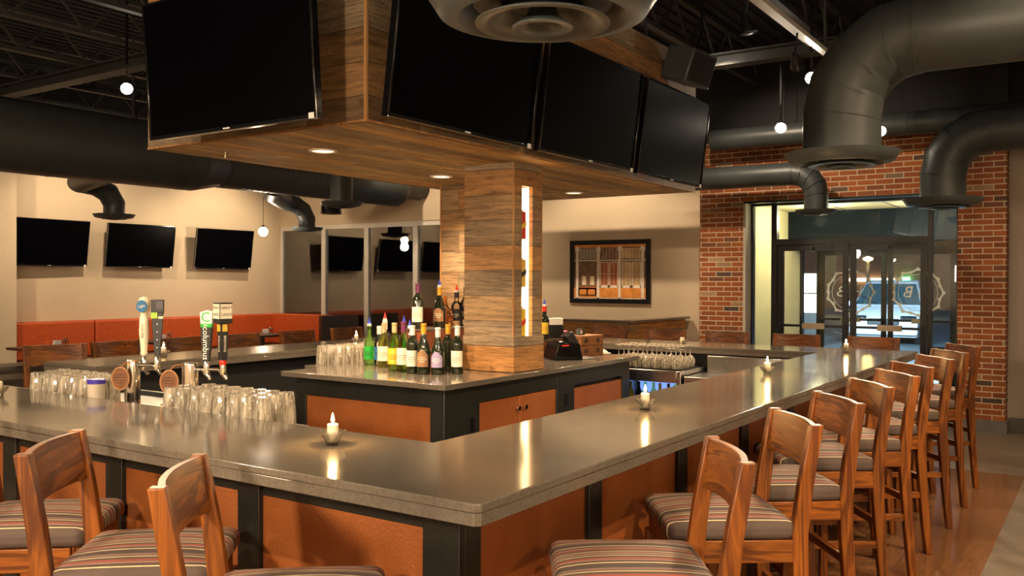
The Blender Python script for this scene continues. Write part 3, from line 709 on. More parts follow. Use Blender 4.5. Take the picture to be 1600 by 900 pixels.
# ------------------------------------------------------------------ ducts
def rings(g, pts, rad, at, w=0.008, t=0.012):
    for k in at:
        p = Vector(pts[k]); q = Vector(pts[min(k + 1, len(pts) - 1)]) if k + 1 < len(pts) else Vector(pts[k]) * 2 - Vector(pts[k - 1]); d = (q - p).normalized()
        g.tube([p - d * t / 2, p + d * t / 2], rad + w, 40)
def elbow(c, hdir, zr, rad, n=4, zt=0):
    """points of a mitred elbow: vertical from below at c (x,y), turning to hdir at height zr+rad_of_turn"""
    pts = []
    for i in range(n + 1):
        a = PI / 2 * i / n
        pts.append((c[0] + hdir[0] * zr * (1 - math.cos(a)), c[1] + hdir[1] * zr * (1 - math.cos(a)), zt + zr * math.sin(a)))
    return pts
def diffuser(par, c, Rr):
    x, y, z = c
    d = mb(M['diffuser']).lathe([(Rr * 0.62, 0.22 * Rr), (Rr * 0.64, 0.12 * Rr), (Rr * 0.85, 0.10 * Rr), (Rr, 0.17 * Rr), (Rr * 1.005, 0.185 * Rr), (Rr * 0.99, 0.16 * Rr), (Rr * 0.9, 0.02 * Rr), (Rr * 0.74, -0.02 * Rr), (Rr * 0.6, 0.10 * Rr), (Rr * 0.58, 0.2 * Rr)], (x, y, z), 56, False, False).build('diffuser_dish', par, sharp=50)
    mb(M['diffuser']).lathe([(Rr * 0.30, 0.14 * Rr), (Rr * 0.42, 0.02 * Rr), (Rr * 0.585, -0.05 * Rr), (Rr * 0.585, -0.062 * Rr), (Rr * 0.5, -0.06 * Rr), (Rr * 0.38, 0.0 * Rr), (Rr * 0.27, 0.13 * Rr)], (x, y, z), 48, False, False).build('diffuser_cone', d, sharp=50)
    g = mb(M['diffuser']).lathe([(Rr * 0.10, 0.13 * Rr), (Rr * 0.15, 0.0 * Rr), (Rr * 0.265, -0.085 * Rr), (Rr * 0.265, -0.098 * Rr), (Rr * 0.18, -0.09 * Rr), (Rr * 0.13, -0.03 * Rr)], (x, y, z), 40, True, True); 
    g.build('diffuser_centre', d, sharp=50)
    s_ = mb(M['steelpaint'])
    for a in (0.3, 0.3 + PI / 2): s_.bar((x - Rr * 0.6 * math.cos(a), y - Rr * 0.6 * math.sin(a), z + 0.13 * Rr), (x + Rr * 0.6 * math.cos(a), y + Rr * 0.6 * math.sin(a), z + 0.13 * Rr), 0.012)
    s_.build('diffuser_strut', d)
def drop_duct(name, label, c, Rr, rt, hdir, zr, run, zc):
    t = thing(name, label, 'air duct', (0, 0, 0))
    pts = [(c[0], c[1], c[2] + 0.1 * Rr)] + elbow(c, hdir, zr, rt, 4, zc)
    last = pts[-1]; pts.append((last[0] + hdir[0] * run, last[1] + hdir[1] * run, last[2]))
    g = mb(M['duct']).tube(pts, rt, 48)
    rings(g, pts, rt, range(1, len(pts) - 1), 0.008, 0.014)
    k = 0.9
    while k < run: 
        p = (last[0] + hdir[0] * k, last[1] + hdir[1] * k, last[2]); q = (p[0] + hdir[0] * 0.012, p[1] + hdir[1] * 0.012, p[2]); g.tube([p, q], rt + 0.005, 48); k += 0.9
    g.build('duct_run', t, sharp=12)
    diffuser(t, c, Rr)
    # straps that carry it from the joists
    st = mb(M['steelpaint'])
    for f in (0.25, 0.8): 
        px, py = last[0] + hdir[0] * run * f, last[1] + hdir[1] * run * f; st.bar((px, py, last[2] + rt - 0.01), (px, py, 4.62), 0.02, 0.004)
    st.build('hanger_strap', t)
    return t
drop_duct('elbow_duct', 'large grey elbow duct with round diffuser right of the soffit', (6.077, 1.485, 2.43), 0.36, 0.243, (0.0, -1.0), 0.47, 3.5, 2.74)
drop_duct('elbow_duct', 'grey elbow duct with round diffuser at far right before the brick', (9.859, 1.427, 2.42), 0.375, 0.212, (0.0, -1.0), 0.42, 4.4, 2.72)
drop_duct('elbow_duct', 'small grey elbow duct with diffuser in front of the entrance', (10.55, 2.86, 2.44), 0.235, 0.135, (0.0, 1.0), 0.26, 4.4, 2.66)
# big overhead diffuser above the bar corner
drop_duct('elbow_duct', 'large round grey ceiling diffuser hanging close above the bar corner', (2.342, 1.465, 2.462), 0.356, 0.22, (-1.0, 0.0), 0.45, 3.0, 2.8)
# wall duct high up by the brick
t = thing('high_duct', 'slim grey duct running high along the brick wall', 'air duct')
g = mb(M['duct']).tube([(10.75, -3.9, 3.42), (10.75, 4.2, 3.42)], 0.13, 32); 
for k in range(9): g.tube([(10.75, -3.5 + k * 0.9, 3.42), (10.75, -3.485 + k * 0.9, 3.42)], 0.135, 32)
g.build('duct_run', t, sharp=12); st = mb(M['steelpaint']); 
for yy in (-2.0, 0.5, 3.3): st.bar((10.75, yy, 3.54), (10.75, yy, 4.62), 0.02, 0.004)
st.build('hanger_strap', t)
# main duct along the banquette wall
t = thing('main_duct', 'thick grey main duct running along the banquette side, narrowing twice', 'air duct')
MAIN = t
def dz(x, r): return (x, 9.5, 2.745 + r if r > 0.3 else 2.745 + r)
r1, r2, r3 = 0.385, 0.30, 0.22
g = mb(M['duct']).tube([(-3.9, 9.5, 3.14), (7.0, 9.5, 3.14), (7.35, 9.5, 3.13), (10.75, 9.5, 3.13), (10.95, 9.5, 3.19), (11.35, 9.5, 3.19)], [r1, r1, r2, r2, r3, r3], 56)
for k in range(14): g.tube([(-3.6 + k * 0.8, 9.5, 3.14), (-3.588 + k * 0.8, 9.5, 3.14)], r1 + 0.003, 56) if -3.6 + k * 0.8 < 6.95 else None
for k in range(34): g.tube([(7.4 + k * 0.1, 9.5, 3.13), (7.405 + k * 0.1, 9.5, 3.13)], r2 + 0.003, 48)
g.build('duct_run', t, sharp=12)
st = mb(M['steelpaint'])
for xx in (0.5, 4.0, 6.2, 8.4, 10.2): st.bar((xx, 9.5, 3.4), (xx, 9.5, 4.62), 0.03, 0.004)
st.build('hanger_strap', t)
def side_branch(label, x0, xd, yd):
    t = MAIN
    pts = [(x0 - 0.10, 9.84, 3.0), (x0 + 0.22, 10.25, 2.93), (xd - 0.48, yd - 0.02, 2.90), (xd - 0.26, yd, 2.88), (xd - 0.09, yd, 2.80), (xd, yd, 2.66), (xd, yd, 2.5)]
    g = mb(M['duct']).tube(pts, [0.17, 0.14, 0.135, 0.135, 0.135, 0.135, 0.135], 36); rings(g, pts, 0.135, (2, 3, 4, 5), 0.004, 0.01); g.build('branch_run', t, sharp=12)
    diffuser(t, (xd, yd, 2.47), 0.265)
side_branch('left', 6.02, 6.93, 11.05)
side_branch('small branch duct with diffuser beside the glowing pendant', 8.7, 10.36, 11.05)
t = thing('drop_diffuser', 'short vertical duct drop with diffuser behind the soffit', 'air duct')
mb(M['duct']).tube([(7.42, 7.35, 2.55), (7.42, 7.35, 3.3), (7.42, 7.35, 4.62)], 0.125, 36).build('duct_run', t, sharp=12)
diffuser(t, (7.42, 7.35, 2.5), 0.24)
bs = thing('can_speaker', 'round black hanging speaker behind the soffit', 'speaker', (7.9, 8.0, 2.47))
mb(M['black']).lathe([(0.09, 0.16), (0.12, 0.1), (0.13, 0.0), (0.11, -0.005)], (0, 0, 0), 28).build('housing', bs); mb(M['black']).tube([(0, 0, 0.15), (0, 0, 2.15)], 0.008, 8).build('hanger_rod', bs)

# ------------------------------------------------------------------ soffit over the island
SX0, SX1, SY0, SY1, SZ0, SZ1 = 3.31, 7.555, 3.11, 4.92, 2.45, 3.61
so = thing('wooden_soffit', 'reclaimed wood canopy hanging above the back bar island', 'soffit')
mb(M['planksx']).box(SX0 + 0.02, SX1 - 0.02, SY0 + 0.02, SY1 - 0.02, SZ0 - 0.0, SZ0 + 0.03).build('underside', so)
f1 = mb(M['planksv']); f1.box(SX0, SX0 + 0.03, SY0, SY1, SZ0, SZ1).build('fascia', so)
f1 = mb(M['planksv']); f1.box(SX1 - 0.03, SX1, SY0, SY1, SZ0, SZ1).build('fascia', so)
f1 = mb(M['planksv']); f1.box(SX0 + 0.03, SX1 - 0.03, SY0, SY0 + 0.03, SZ0, SZ1).build('fascia', so)
f1 = mb(M['planksv']); f1.box(SX0 + 0.03, SX1 - 0.03, SY1 - 0.03, SY1, SZ0, SZ1).build('fascia', so)
e = mb(M['trimwood']); e.box(SX0 - 0.004, SX0 + 0.012, SY0 - 0.004, SY0 + 0.012, SZ0, SZ1)
e.box(SX0 - 0.005, SX0 + 0.008, SY0, SY1, SZ0 - 0.003, SZ0 + 0.008); e.box(SX0, SX1, SY0 - 0.005, SY0 + 0.008, SZ0 - 0.003, SZ0 + 0.008)
e.build('corner_trim', so)
mb(M['ceil']).box(SX0 + 0.03, SX1 - 0.03, SY0 + 0.03, SY1 - 0.03, SZ1 - 0.06, SZ1 - 0.03).build('top_panel', so)
hr = mb(M['steelpaint'])
for x in (SX0 + 0.4, SX1 - 0.4):
    for y in (SY0 + 0.3, SY1 - 0.3): hr.bar((x, y, SZ1 - 0.05), (x, y, 4.62), 0.02)
hr.build('hanger_rod', so)
for i, (x, y) in enumerate(CANS[:3]):
    c = thing('recessed_downlight', ['round recessed downlight at the near left of the wooden soffit', 'round recessed downlight just behind the wooden column top', 'round recessed downlight in the soffit right of the column', 'small recessed downlight near the rear left edge of the soffit'][i], 'light', (x, y, 2.45), 0, 'recessed soffit downlights')
    mb(M['white']).lathe([(0.088, 0.0), (0.088, -0.006), (0.07, -0.008), (0.066, -0.002)], (0, 0, 0), 32, False, False).build('trim_ring', c)
    mb(M['canlit']).lathe([(0.066, -0.003), (0.066, -0.001)], (0, 0, 0), 32).build('lens', c)
    spot((x, y, 2.43), (x, y, 0), 115, 130, 0.8, WARM, 0.05)
sp = thing('sprinkler_head', 'small brass sprinkler head under the soffit near its left edge', 'sprinkler', (3.65, 4.62, 2.45))
mb(M['brass']).lathe([(0.018, 0), (0.018, -0.006), (0.008, -0.008), (0.007, -0.03), (0.016, -0.034), (0.016, -0.037)], (0, 0, 0), 12).build('head', sp)

# televisions on the soffit
def tv(label, W, Hh, M4, group, tagside=1):
    t = thing('television', label, 'television', (0, 0, 0), 0, group)
    t.matrix_world = M4
    b_ = mb(M['bezel']); b_.box(-W / 2, W / 2, 0.0, 0.045, 0, 0.022); b_.box(-W / 2, W / 2, 0.0, 0.045, Hh - 0.012, Hh); b_.box(-W / 2, -W / 2 + 0.012, 0, 0.045, 0.022, Hh - 0.012); b_.box(W / 2 - 0.012, W / 2, 0, 0.045, 0.022, Hh - 0.012)
    b_.box(-W / 2 + 0.012, W / 2 - 0.012, 0.02, 0.045, 0.022, Hh - 0.012)
    b_.build('bezel', t, bevel=0.002)
    mb(M['screen']).box(-W / 2 + 0.012, W / 2 - 0.012, 0.006, 0.02, 0.022, Hh - 0.012).build('screen', t)
    mb(M['chrome']).box(-W / 2, W / 2, -0.0015, 0.0, 0.0, 0.003).box(-W/2-0.0015, -W/2, 0, 0.006, 0, Hh).box(W/2, W/2+0.0015, 0, 0.006, 0, Hh).build('edge_strip', t)
    mb(M['white']).box(-0.025, 0.025, -0.002, 0.0, 0.007, 0.014).build('maker_badge', t)
    mb(M['white']).box(tagside * (W / 2 - 0.03) - 0.018, tagside * (W / 2 - 0.03) + 0.018, -0.002, 0.0, 0.0, 0.028).build('corner_sticker', t)
    k = mb(M['black']); k.box(-0.25, 0.25, 0.045, 0.06, 0.15, 0.5); k.build('mount_plate', t)
    return t
GT = 'televisions around the wooden soffit'
def tvm(x, y, z, rz, tilt): return T(x, y, z) @ RZ(rz) @ RX(tilt)
W58 = 1.29
def arm(t, d):
    g = mb(M['black']); g.box(-0.04, 0.04, 0.06, d, 0.28, 0.36).box(-0.15, 0.15, d - 0.012, d, 0.2, 0.5); g.build('wall_arm', t)
a_ = tv('large black television on the left face of the wooden soffit', W58 + 0.02, 0.745, tvm(3.02, 3.815, 2.425, -90, 4), GT); arm(a_, 0.283)
for i, x in enumerate((3.945, 5.335, 6.68)):
    a_ = tv(['large black television nearest the soffit corner on its right face', 'middle large black television on the right face of the soffit', 'rightmost large black television on the soffit'][i], (1.30, 1.30, 1.24)[i], 0.715, tvm(x, 2.95, 2.455, 0, 7.0), GT); arm(a_, 0.155)
# small speaker on the fascia
sk = thing('fascia_speaker', 'dark box speaker mounted high on the soffit fascia above the rightmost television', 'speaker', (0, 0, 0)); sk.matrix_world = T(6.95, 2.945, 3.40) @ RX(18) @ RZ(-12)
mb(M['duct']).box(-0.17, 0.17, -0.15, 0.11, -0.11, 0.16).build('cabinet', sk, bevel=0.01); mb(M['black']).box(-0.15, 0.15, -0.158, -0.15, -0.09, 0.14).build('grille', sk); mb(M['black']).box(-0.03, 0.03, 0.11, 0.16, -0.02, 0.05).build('bracket', sk)

# ------------------------------------------------------------------ columns
co = thing('wooden_column', 'reclaimed wood column with a backlit bottle slot rising from the island', 'column')
c = mb(M['planksv'])
cx0, cx1, cy0, cy1 = 5.0, 5.355, 3.35, 3.765
c.box(cx0, cx0 + 0.02, cy0, cy1, 1.27, 2.45)
c.box(cx1 - 0.02, cx1, cy0, cy1, 1.27, 2.45); c.box(cx0 + 0.02, cx1 - 0.02, cy1 - 0.02, cy1, 1.27, 2.45)
c.box(cx0 + 0.02, 5.098, cy0, cy0 + 0.03, 1.27, 2.45); c.box(5.235, cx1 - 0.02, cy0, cy0 + 0.03, 1.27, 2.45)
c.box(5.098, 5.235, cy0, cy0 + 0.03, 2.30, 2.45)
c.build('boards', co)
mb(M['planksv']).box(cx0 - 0.012, cx1 + 0.012, cy0 - 0.012, cy1 + 0.0, 1.032, 1.27).build('base_boards', co)
mb(M['trimwood']).box(cx0 - 0.003, cx0 + 0.008, cy0 - 0.003, cy0 + 0.008, 1.27, 2.45).box(cx1 - 0.006, cx1 + 0.003, cy0 - 0.003, cy0 + 0.006, 1.27, 2.45).build('corner_trim', co)
mb(M['slotlit']).box(5.098, 5.235, cy0 + 0.12, cy0 + 0.13, 1.27, 2.30).box(5.236, 5.25, cy0 + 0.032, cy0 + 0.12, 1.27, 2.30).build('lit_back_panel', co)
lin = mb(M['planksv']); lin.box(5.085, 5.098, cy0 + 0.03, cy0 + 0.14, 1.27, 2.3); lin.build('slot_lining', co)
sh = mb(M['glass']); 
for z in (1.60, 1.93): sh.box(5.10, 5.234, cy0 + 0.035, cy0 + 0.14, z, z + 0.008)
sh.build('glass_shelf', co)
c2 = thing('wooden_column', 'reclaimed wood column farther back, left of the lit column', 'column')
mb(M['planksv']).box(5.90, 6.26, 4.2, 4.69, 1.032, 2.45).build('boards', c2)
mb(M['trimwood']).box(5.895, 5.905, 4.685, 4.695, 1.032, 2.45).build('corner_trim', c2)

# ------------------------------------------------------------------ back bar island
IX0, IX1, IY0, IY1, IZ = 4.17, 6.79, 3.28, 4.70, 1.03
isl = thing('island_cabinet', 'charcoal framed back bar cabinet with copper brown panels and doors', 'cabinet')
mb(M['darkcab']).box(IX0 + 0.12, IX1 - 0.12, IY0 + 0.1, IY1 - 0.08, 0.1, IZ - 0.06).build('carcass', isl)
fr = mb(M['frame'])
X_ = 4.24; Y_ = 3.34
fr.box(X_, X_ + 0.03, Y_, Y_ + 0.11, 0, 0.995); fr.box(X_, X_ + 0.03, 4.53, 4.62, 0, 0.995); fr.box(X_, X_ + 0.03, Y_, 4.62, 0.875, 0.995); fr.box(X_, X_ + 0.03, Y_, 4.62, 0, 0.15)
for (a, b_) in ((4.24, 4.60), (5.555, 5.805), (6.60, 6.72)): fr.box(a, b_, Y_, Y_ + 0.03, 0, 0.995)
fr.box(4.24, 6.72, Y_, Y_ + 0.03, 0.875, 0.995); fr.box(4.24, 6.72, Y_, Y_ + 0.03, 0, 0.15)
fr.box(6.69, 6.72, Y_, 4.62, 0, 0.995)
fr.build('frame', isl, bevel=0.003)
mb(M['copper']).box(X_ + 0.012, X_ + 0.03, 3.45, 4.53, 0.15, 0.875).build('side_panel', isl)
mb(M['copper']).box(5.805, 6.60, Y_ + 0.012, Y_ + 0.03, 0.15, 0.845).build('front_panel', isl)
for (a, b_, kx) in ((4.605, 5.072, 5.035), (5.078, 5.55, 5.12)):
    d = mb(M['copper']).box(a, b_, Y_ + 0.008, Y_ + 0.028, 0.155, 0.87).build('cabinet_door', isl, bevel=0.003)
    mb(M['chrome']).lathe([(0.006, 0), (0.006, 0.018), (0.016, 0.022), (0.016, 0.03)], M4=T(kx, Y_ + 0.008, 0.79) @ RX(90), seg=14).build('door_knob', d)
ol = mb(M['black']).box(4.50, 4.54, Y_ - 0.006, Y_, 0.70, 0.79).build('power_outlet', isl); mb(M['black']).box(5.66, 5.70, Y_ - 0.006, Y_, 0.73, 0.82).build('power_outlet', isl)
ct = mb(M['quartz']).prism([(IX0, IY0), (IX1, IY0), (IX1, IY1), (IX0, IY1)], IZ - 0.035, IZ).build('island_countertop', bevel=0.004)
tag(ct, 'grey brown quartz top on the back bar island', 'countertop')
# stepped bottle riser
rs = thing('bottle_riser', 'red brown two step bottle riser behind the wooden column', 'riser')
mb(M['riser']).box(4.86, 6.72, 3.87, 4.18, IZ, 1.155).m(M['quartz']).box(4.85, 6.73, 3.865, 4.18, 1.155, 1.168).build('lower_step', rs)
mb(M['riser']).box(4.86, 5.86, 3.99, 4.18, 1.168, 1.30).m(M['quartz']).box(4.85, 5.87, 3.98, 4.18, 1.298, 1.31).build('upper_step', rs)
# low rear counter of the island with glass rack
rc = thing('rear_counter', 'lower counter behind the island at its left', 'counter')
mb(M['quartz']).box(4.78, 7.0, 4.72, 5.12, 0.965, 1.0).build('top', rc, bevel=0.003); mb(M['darkcab']).box(4.85, 6.95, 4.74, 5.08, 0, 0.965).build('carcass', rc)

# ------------------------------------------------------------------ main bar
poly = [(1.87, 1.375), (1.885, 1.36), (8.15, 1.36), (8.15, 6.25), (3.38, 6.25), (3.38, 5.62), (7.53, 5.62), (7.53, 2.02), (2.50, 2.02), (2.50, 6.4), (1.87, 6.4)]
def inset(p, d):
    out = []
    for (x, y) in p:
        x2 = x + d if x in (1.87, 1.885, 3.38) else x - d if x in (8.15,) else x
        y2 = y + d if y in (1.36, 1.375) else y - d if y in (6.25,) else y
        out.append((x2, y2))
    return out
bt = thing('bar_countertop', 'long grey brown quartz bar top wrapping the island on four sides', 'countertop')
mb(M['quartz']).prism(poly, 1.044, 1.07).build('top_slab', bt, bevel=0.004)
mb(M['quartz']).prism(inset(poly, 0.004), 1.008, 1.0435).build('edge_band', bt, bevel=0.002)
bf = thing('bar_counter', 'bar base of embossed copper panels between charcoal stiles', 'bar counter')
mb(M['darkcab']).box(2.17, 2.40, 1.66, 6.4, 0, 1.006).box(2.40, 7.88, 1.66, 1.92, 0, 1.006).box(7.62, 7.88, 1.92, 6.0, 0, 1.006).box(3.6, 7.62, 5.72, 6.0, 0, 1.006).build('core', bf)
A, B = 2.14, 1.63
rl_ = mb(M['frame'])
rl_.box(A, A + 0.03, B, 6.4, 0.885, 1.007); rl_.box(A, A + 0.03, B, 6.4, 0, 0.13); rl_.box(A + 0.03, 7.9, B, B + 0.03, 0.885, 1.007); rl_.box(A + 0.03, 7.9, B, B + 0.03, 0, 0.13)
rl_.box(7.88, 7.91, B, 6.0, 0.885, 1.007); rl_.box(3.6, 7.9, 6.0, 6.03, 0.885, 1.007); rl_.box(3.57, 3.6, 5.72, 6.03, 0, 1.007)
rl_.build('rail', bf, bevel=0.002)
ys = [1.63, 2.51, 3.34, 4.17, 5.0, 5.83]
for i, y in enumerate(ys):
    mb(M['frame']).box(A - 0.012, A + 0.02, y - (0.012 if i == 0 else 0), y + (0.13 if i == 0 else 0.115), 0, 1.007).build('stile', bf, bevel=0.002)
    if i < 5: mb(M['copper']).box(A + 0.008, A + 0.03, y + (0.13 if i == 0 else 0.115), ys[i + 1], 0.13, 0.885).build('panel', bf)
xs = [2.14, 2.93, 3.76, 4.59, 5.42, 6.25, 7.08, 7.80]
for i, x in enumerate(xs):
    mb(M['frame']).box(x + (0.02 if i == 0 else 0), x + 0.10, B - 0.012, B + 0.02, 0, 1.007).build('stile', bf, bevel=0.002)
    if i < 7: mb(M['copper']).box(x + 0.10, xs[i + 1], B + 0.008, B + 0.03, 0.13, 0.885).build('panel', bf)
for i in range(5):
    y = 1.8 + i * 0.83; mb(M['copper']).box(7.88, 7.905, y, y + 0.75, 0.13, 0.885).build('panel', bf)
# hooks for bags
hk = [(1, 2.02, 1.63, 'on the corner stile'), (1, 2.02, 2.20, 'under the candle of the front arm'), (1, 2.02, 2.76, 'on the front arm, third from the corner'), (1, 2.02, 3.34, 'between the two left stools'), (1, 2.02, 3.95, 'at the far left of the front arm'), (0, 3.03, 1.5, 'on the right arm below its near candle')]
for i, (fx, x, y, wh) in enumerate(hk):
    h = thing('bag_hook', 'small metal bag hook under the bar edge ' + wh, 'hook', (x, y, 1.008), 0, 'bag hooks under the bar edge')
    pts = [(0, 0, 0)] + [(0, 0.014 * math.sin(a), -0.022 - 0.014 * math.cos(a) + 0.0) for a in [k * PI / 8 for k in range(0, 14)]]
    mb(M['chrome']).tube(pts, 0.0022, 6).build('hook', h)
    mb(M['chrome']).lathe([(0.008, 0), (0.008, -0.003)], seg=12).build('plate', h)

# underbar equipment
ub = thing('underbar_station', 'black underbar station with drain tray behind the front bar arm', 'underbar')
mb(M['darkcab']).box(2.42, 2.82, 2.96, 6.2, 0, 0.99).box(2.82, 3.35, 3.85, 5.3, 0, 0.93).build('carcass', ub)
tr = mb(M['duct']); tr.box(2.84, 3.33, 3.9, 5.2, 0.93, 0.938); tr.box(2.84, 2.855, 3.9, 5.2, 0.938, 0.965).box(3.315, 3.33, 3.9, 5.2, 0.938, 0.965).box(2.855, 3.315, 3.9, 3.915, 0.938, 0.965).box(2.855, 3.315, 5.185, 5.2, 0.938, 0.965)
tr.build('drain_tray', ub)
mb(M['steel']).box(2.505, 2.81, 2.98, 6.1, 0.99, 1.0).build('glass_mat', ub)
mats_ = mb(M['mat']).box(2.45, 7.6, 2.0, 2.9, 0.0, 0.012); tag(mats_.build('floor_mat'), 'black rubber mat on the floor behind the right bar arm', 'mat')
# refrigerated cabinet under the far arm
fg = thing('bottle_cooler', 'stainless bottle cooler with blue lit glass door under the far bar arm', 'refrigerator', (0, 0, 0))
fx = 6.95
fr = mb(M['steel']); fr.box(fx, 7.5, 2.98, 3.02, 0.05, 0.90); fr.box(fx, 7.5, 3.64, 3.68, 0.05, 0.90); fr.box(fx, 7.5, 3.02, 3.64, 0.80, 0.90); fr.box(fx, 7.5, 3.02, 3.64, 0.05, 0.12); fr.box(7.47, 7.5, 3.02, 3.64, 0.1, 0.8)
fr.build('cabinet', fg, bevel=0.004)
mb(M['fridgelit']).box(7.43, 7.46, 3.06, 3.60, 0.15, 0.78).build('lit_back', fg)
mb(M['doorpane']).box(fx + 0.005, fx + 0.012, 3.02, 3.64, 0.12, 0.80).build('glass_door', fg)
mb(M['steel']).box(fx + 0.1, 7.4, 3.04, 3.62, 0.545, 0.555).build('wire_shelf', fg)
for k in range(8):
    col = [M['limeglass'], M['wineglass'], M['labelyel'], M['greenglass']][k % 4]
    b_ = mb(col).lathe([(0.03, 0), (0.032, 0.1), (0.03, 0.13), (0.013, 0.17), (0.013, 0.22)], seg=14); b_.m(M['label']).lathe([(0.0325, 0.04), (0.0325, 0.09)], seg=14, cap0=False, cap1=False)
    o = b_.build('beer_bottle'); o.location = (fx + 0.14 + 0.02 * (k % 2), 3.09 + 0.07 * k, 0.5555)
    tag(o, ['lime green', 'dark brown', 'yellow', 'green'][k % 4] + ' beer bottle in the lit cooler, ' + ('toward its right side' if k < 4 else 'toward its left side'), 'bottle', 'bottles in the lit cooler')
sk_ = thing('bar_sink', 'stainless underbar sink unit beside the cooler', 'sink')
mb(M['steel']).box(6.95, 7.5, 2.1, 2.95, 0.82, 0.86).box(6.95, 6.97, 2.1, 2.95, 0.6, 0.82).box(7.46, 7.5, 2.1, 2.95, 0.86, 1.0).build('basin', sk_, bevel=0.003)
mb(M['darkcab']).box(7.0, 7.5, 2.1, 2.95, 0, 0.6).box(7.0, 7.5, 2.1, 2.95, 0.6, 0.82).build('carcass', sk_)
mb(M['black']).box(6.94, 6.945, 2.50, 2.53, 0.60, 0.86).build('divider', sk_)
mb(M['darkcab']).box(3.72, 7.4, 5.35, 5.70, 0.0, 0.72).build('underbar_shelf'); tag(bpy.data.objects['underbar_shelf'], 'black underbar shelf below the left bar arm', 'shelf')

# ------------------------------------------------------------------ bar stools
def stool():
    t = thing('bar_stool', 'x', 'bar stool')
    # cushion
    g = MB().m(M['stripes']); nx = ny = 14; hw, y0, y1, zb, zt_ = 0.232, -0.20, 0.275, 0.722, 0.786
    def se(u): return u
    rows = []
    top = [[None] * (nx + 1) for _ in range(ny + 1)]
    for j in range(ny + 1):
        for i in range(nx + 1):
            u = -1 + 2 * i / nx; v2 = -1 + 2 * j / ny
            x = hw * u; y = (y0 + y1) / 2 + (y1 - y0) / 2 * v2
            z = zt_ + 0.024 * (1 - abs(u) ** 2.6) * (1 - abs(v2) ** 2.6) ** 0.8 - 0.0
            top[j][i] = g.bm.verts.new((x, y, z))
    fs = []
    for j in range(ny):
        for i in range(nx): fs.append(g.bm.faces.new((top[j][i], top[j][i + 1], top[j + 1][i + 1], top[j + 1][i])))
    loop = [top[0][i] for i in range(nx + 1)] + [top[j][nx] for j in range(1, ny + 1)] + [top[ny][i] for i in range(nx - 1, -1, -1)] + [top[j][0] for j in range(ny - 1, 0, -1)]
    low = [g.bm.verts.new((v2.co.x, v2.co.y, zb)) for v2 in loop]
    for k in range(len(loop)): fs.append(g.bm.faces.new((loop[k], low[k], low[(k + 1) % len(loop)], loop[(k + 1) % len(loop)])))
    fs.append(g.bm.faces.new(low[::-1]))
    g._tag(fs, True)
    for v2 in loop + low:      # rounded plan corners
        x, y = v2.co.x / hw, (v2.co.y - (y0 + y1) / 2) / ((y1 - y0) / 2)
        k = max(0, abs(x) - 0.86) * max(0, abs(y) - 0.86) * 8
        v2.co.x *= 1 - k * 0.22; v2.co.y = (v2.co.y - (y0 + y1) / 2) * (1 - k * 0.22) + (y0 + y1) / 2
    g.build('seat_cushion', t, bevel=0.022, seg=4, sharp=60)
    # rear legs run up into the back
    cl = [(-0.262, 0.0, 0.040), (-0.232, 0.30, 0.046), (-0.212, 0.60, 0.056), (-0.210, 0.74, 0.058), (-0.232, 0.92, 0.052), (-0.270, 1.135, 0.044)]
    pts = [(y + w_ / 2, z) for (y, z, w_) in cl] + [(y - w_ / 2, z) for (y, z, w_) in cl[::-1]]
    for sgn in (-1, 1):
        a = sgn * 0.232; b2 = sgn * 0.192
        g = mb(M['wz']).prism(pts, min(a, b2), max(a, b2), 'x'); g.build('rear_leg', t, bevel=0.004)
        g = mb(M['wz']).box(min(a, b2) , max(a, b2), 0.222, 0.262, 0, 0.65); g.build('front_leg', t, bevel=0.004)
    # curved back board
    g = MB().m(M['wx']); n = 12; fr_, bk_ = [], []
    for i in range(n + 1):
        u = -1 + 2 * i / n; x = 0.193 * u; off = -0.03 * (1 - u * u)
        for (z, lst_y) in ((0.972, -0.240), (1.132, -0.265)):
            fr_.append(g.bm.verts.new((x, lst_y + off + 0.011, z))); bk_.append(g.bm.verts.new((x, lst_y + off - 0.013, z)))
    fs = []
    for i in range(n):
        a, b2, c_, d_ = 2 * i, 2 * i + 1, 2 * i + 3, 2 * i + 2
        fs += [g.bm.faces.new((fr_[a], fr_[d_], fr_[c_], fr_[b2])), g.bm.faces.new((bk_[a], bk_[b2], bk_[c_], bk_[d_])), g.bm.faces.new((fr_[b2], fr_[c_], bk_[c_], bk_[b2])), g.bm.faces.new((fr_[a], bk_[a], bk_[d_], fr_[d_]))]
    fs += [g.bm.faces.new((fr_[0], fr_[1], bk_[1], bk_[0])), g.bm.faces.new((fr_[-2], bk_[-2], bk_[-1], fr_[-1]))]
    g._tag(fs, True); g.build('back_board', t, bevel=0.003, sharp=30)
    g = mb(M['wx']).box(-0.195, 0.195, 0.226, 0.252, 0.64, 0.722).box(-0.195, 0.195, -0.222, -0.196, 0.64, 0.722); g.m(M['wy']).box(-0.228, -0.204, -0.19, 0.225, 0.64, 0.722).box(0.204, 0.228, -0.19, 0.225, 0.64, 0.722)
    g.build('seat_frame', t, bevel=0.003)
    for (z, sgn) in ((0.36, -1), (0.36, 1)): mb(M['wy']).box(sgn * 0.212 - 0.011, sgn * 0.212 + 0.011, -0.225, 0.224, z - 0.018, z + 0.018).build('side_stretcher', t, bevel=0.002)
    mb(M['wx']).box(-0.195, 0.195, 0.232, 0.256, 0.20, 0.245).build('foot_rest', t, bevel=0.002); mb(M['wx']).box(-0.195, 0.195, -0.236, -0.214, 0.44, 0.476).build('rear_stretcher', t, bevel=0.002)
    return t
ST = stool(); index(ST)
first = [True]
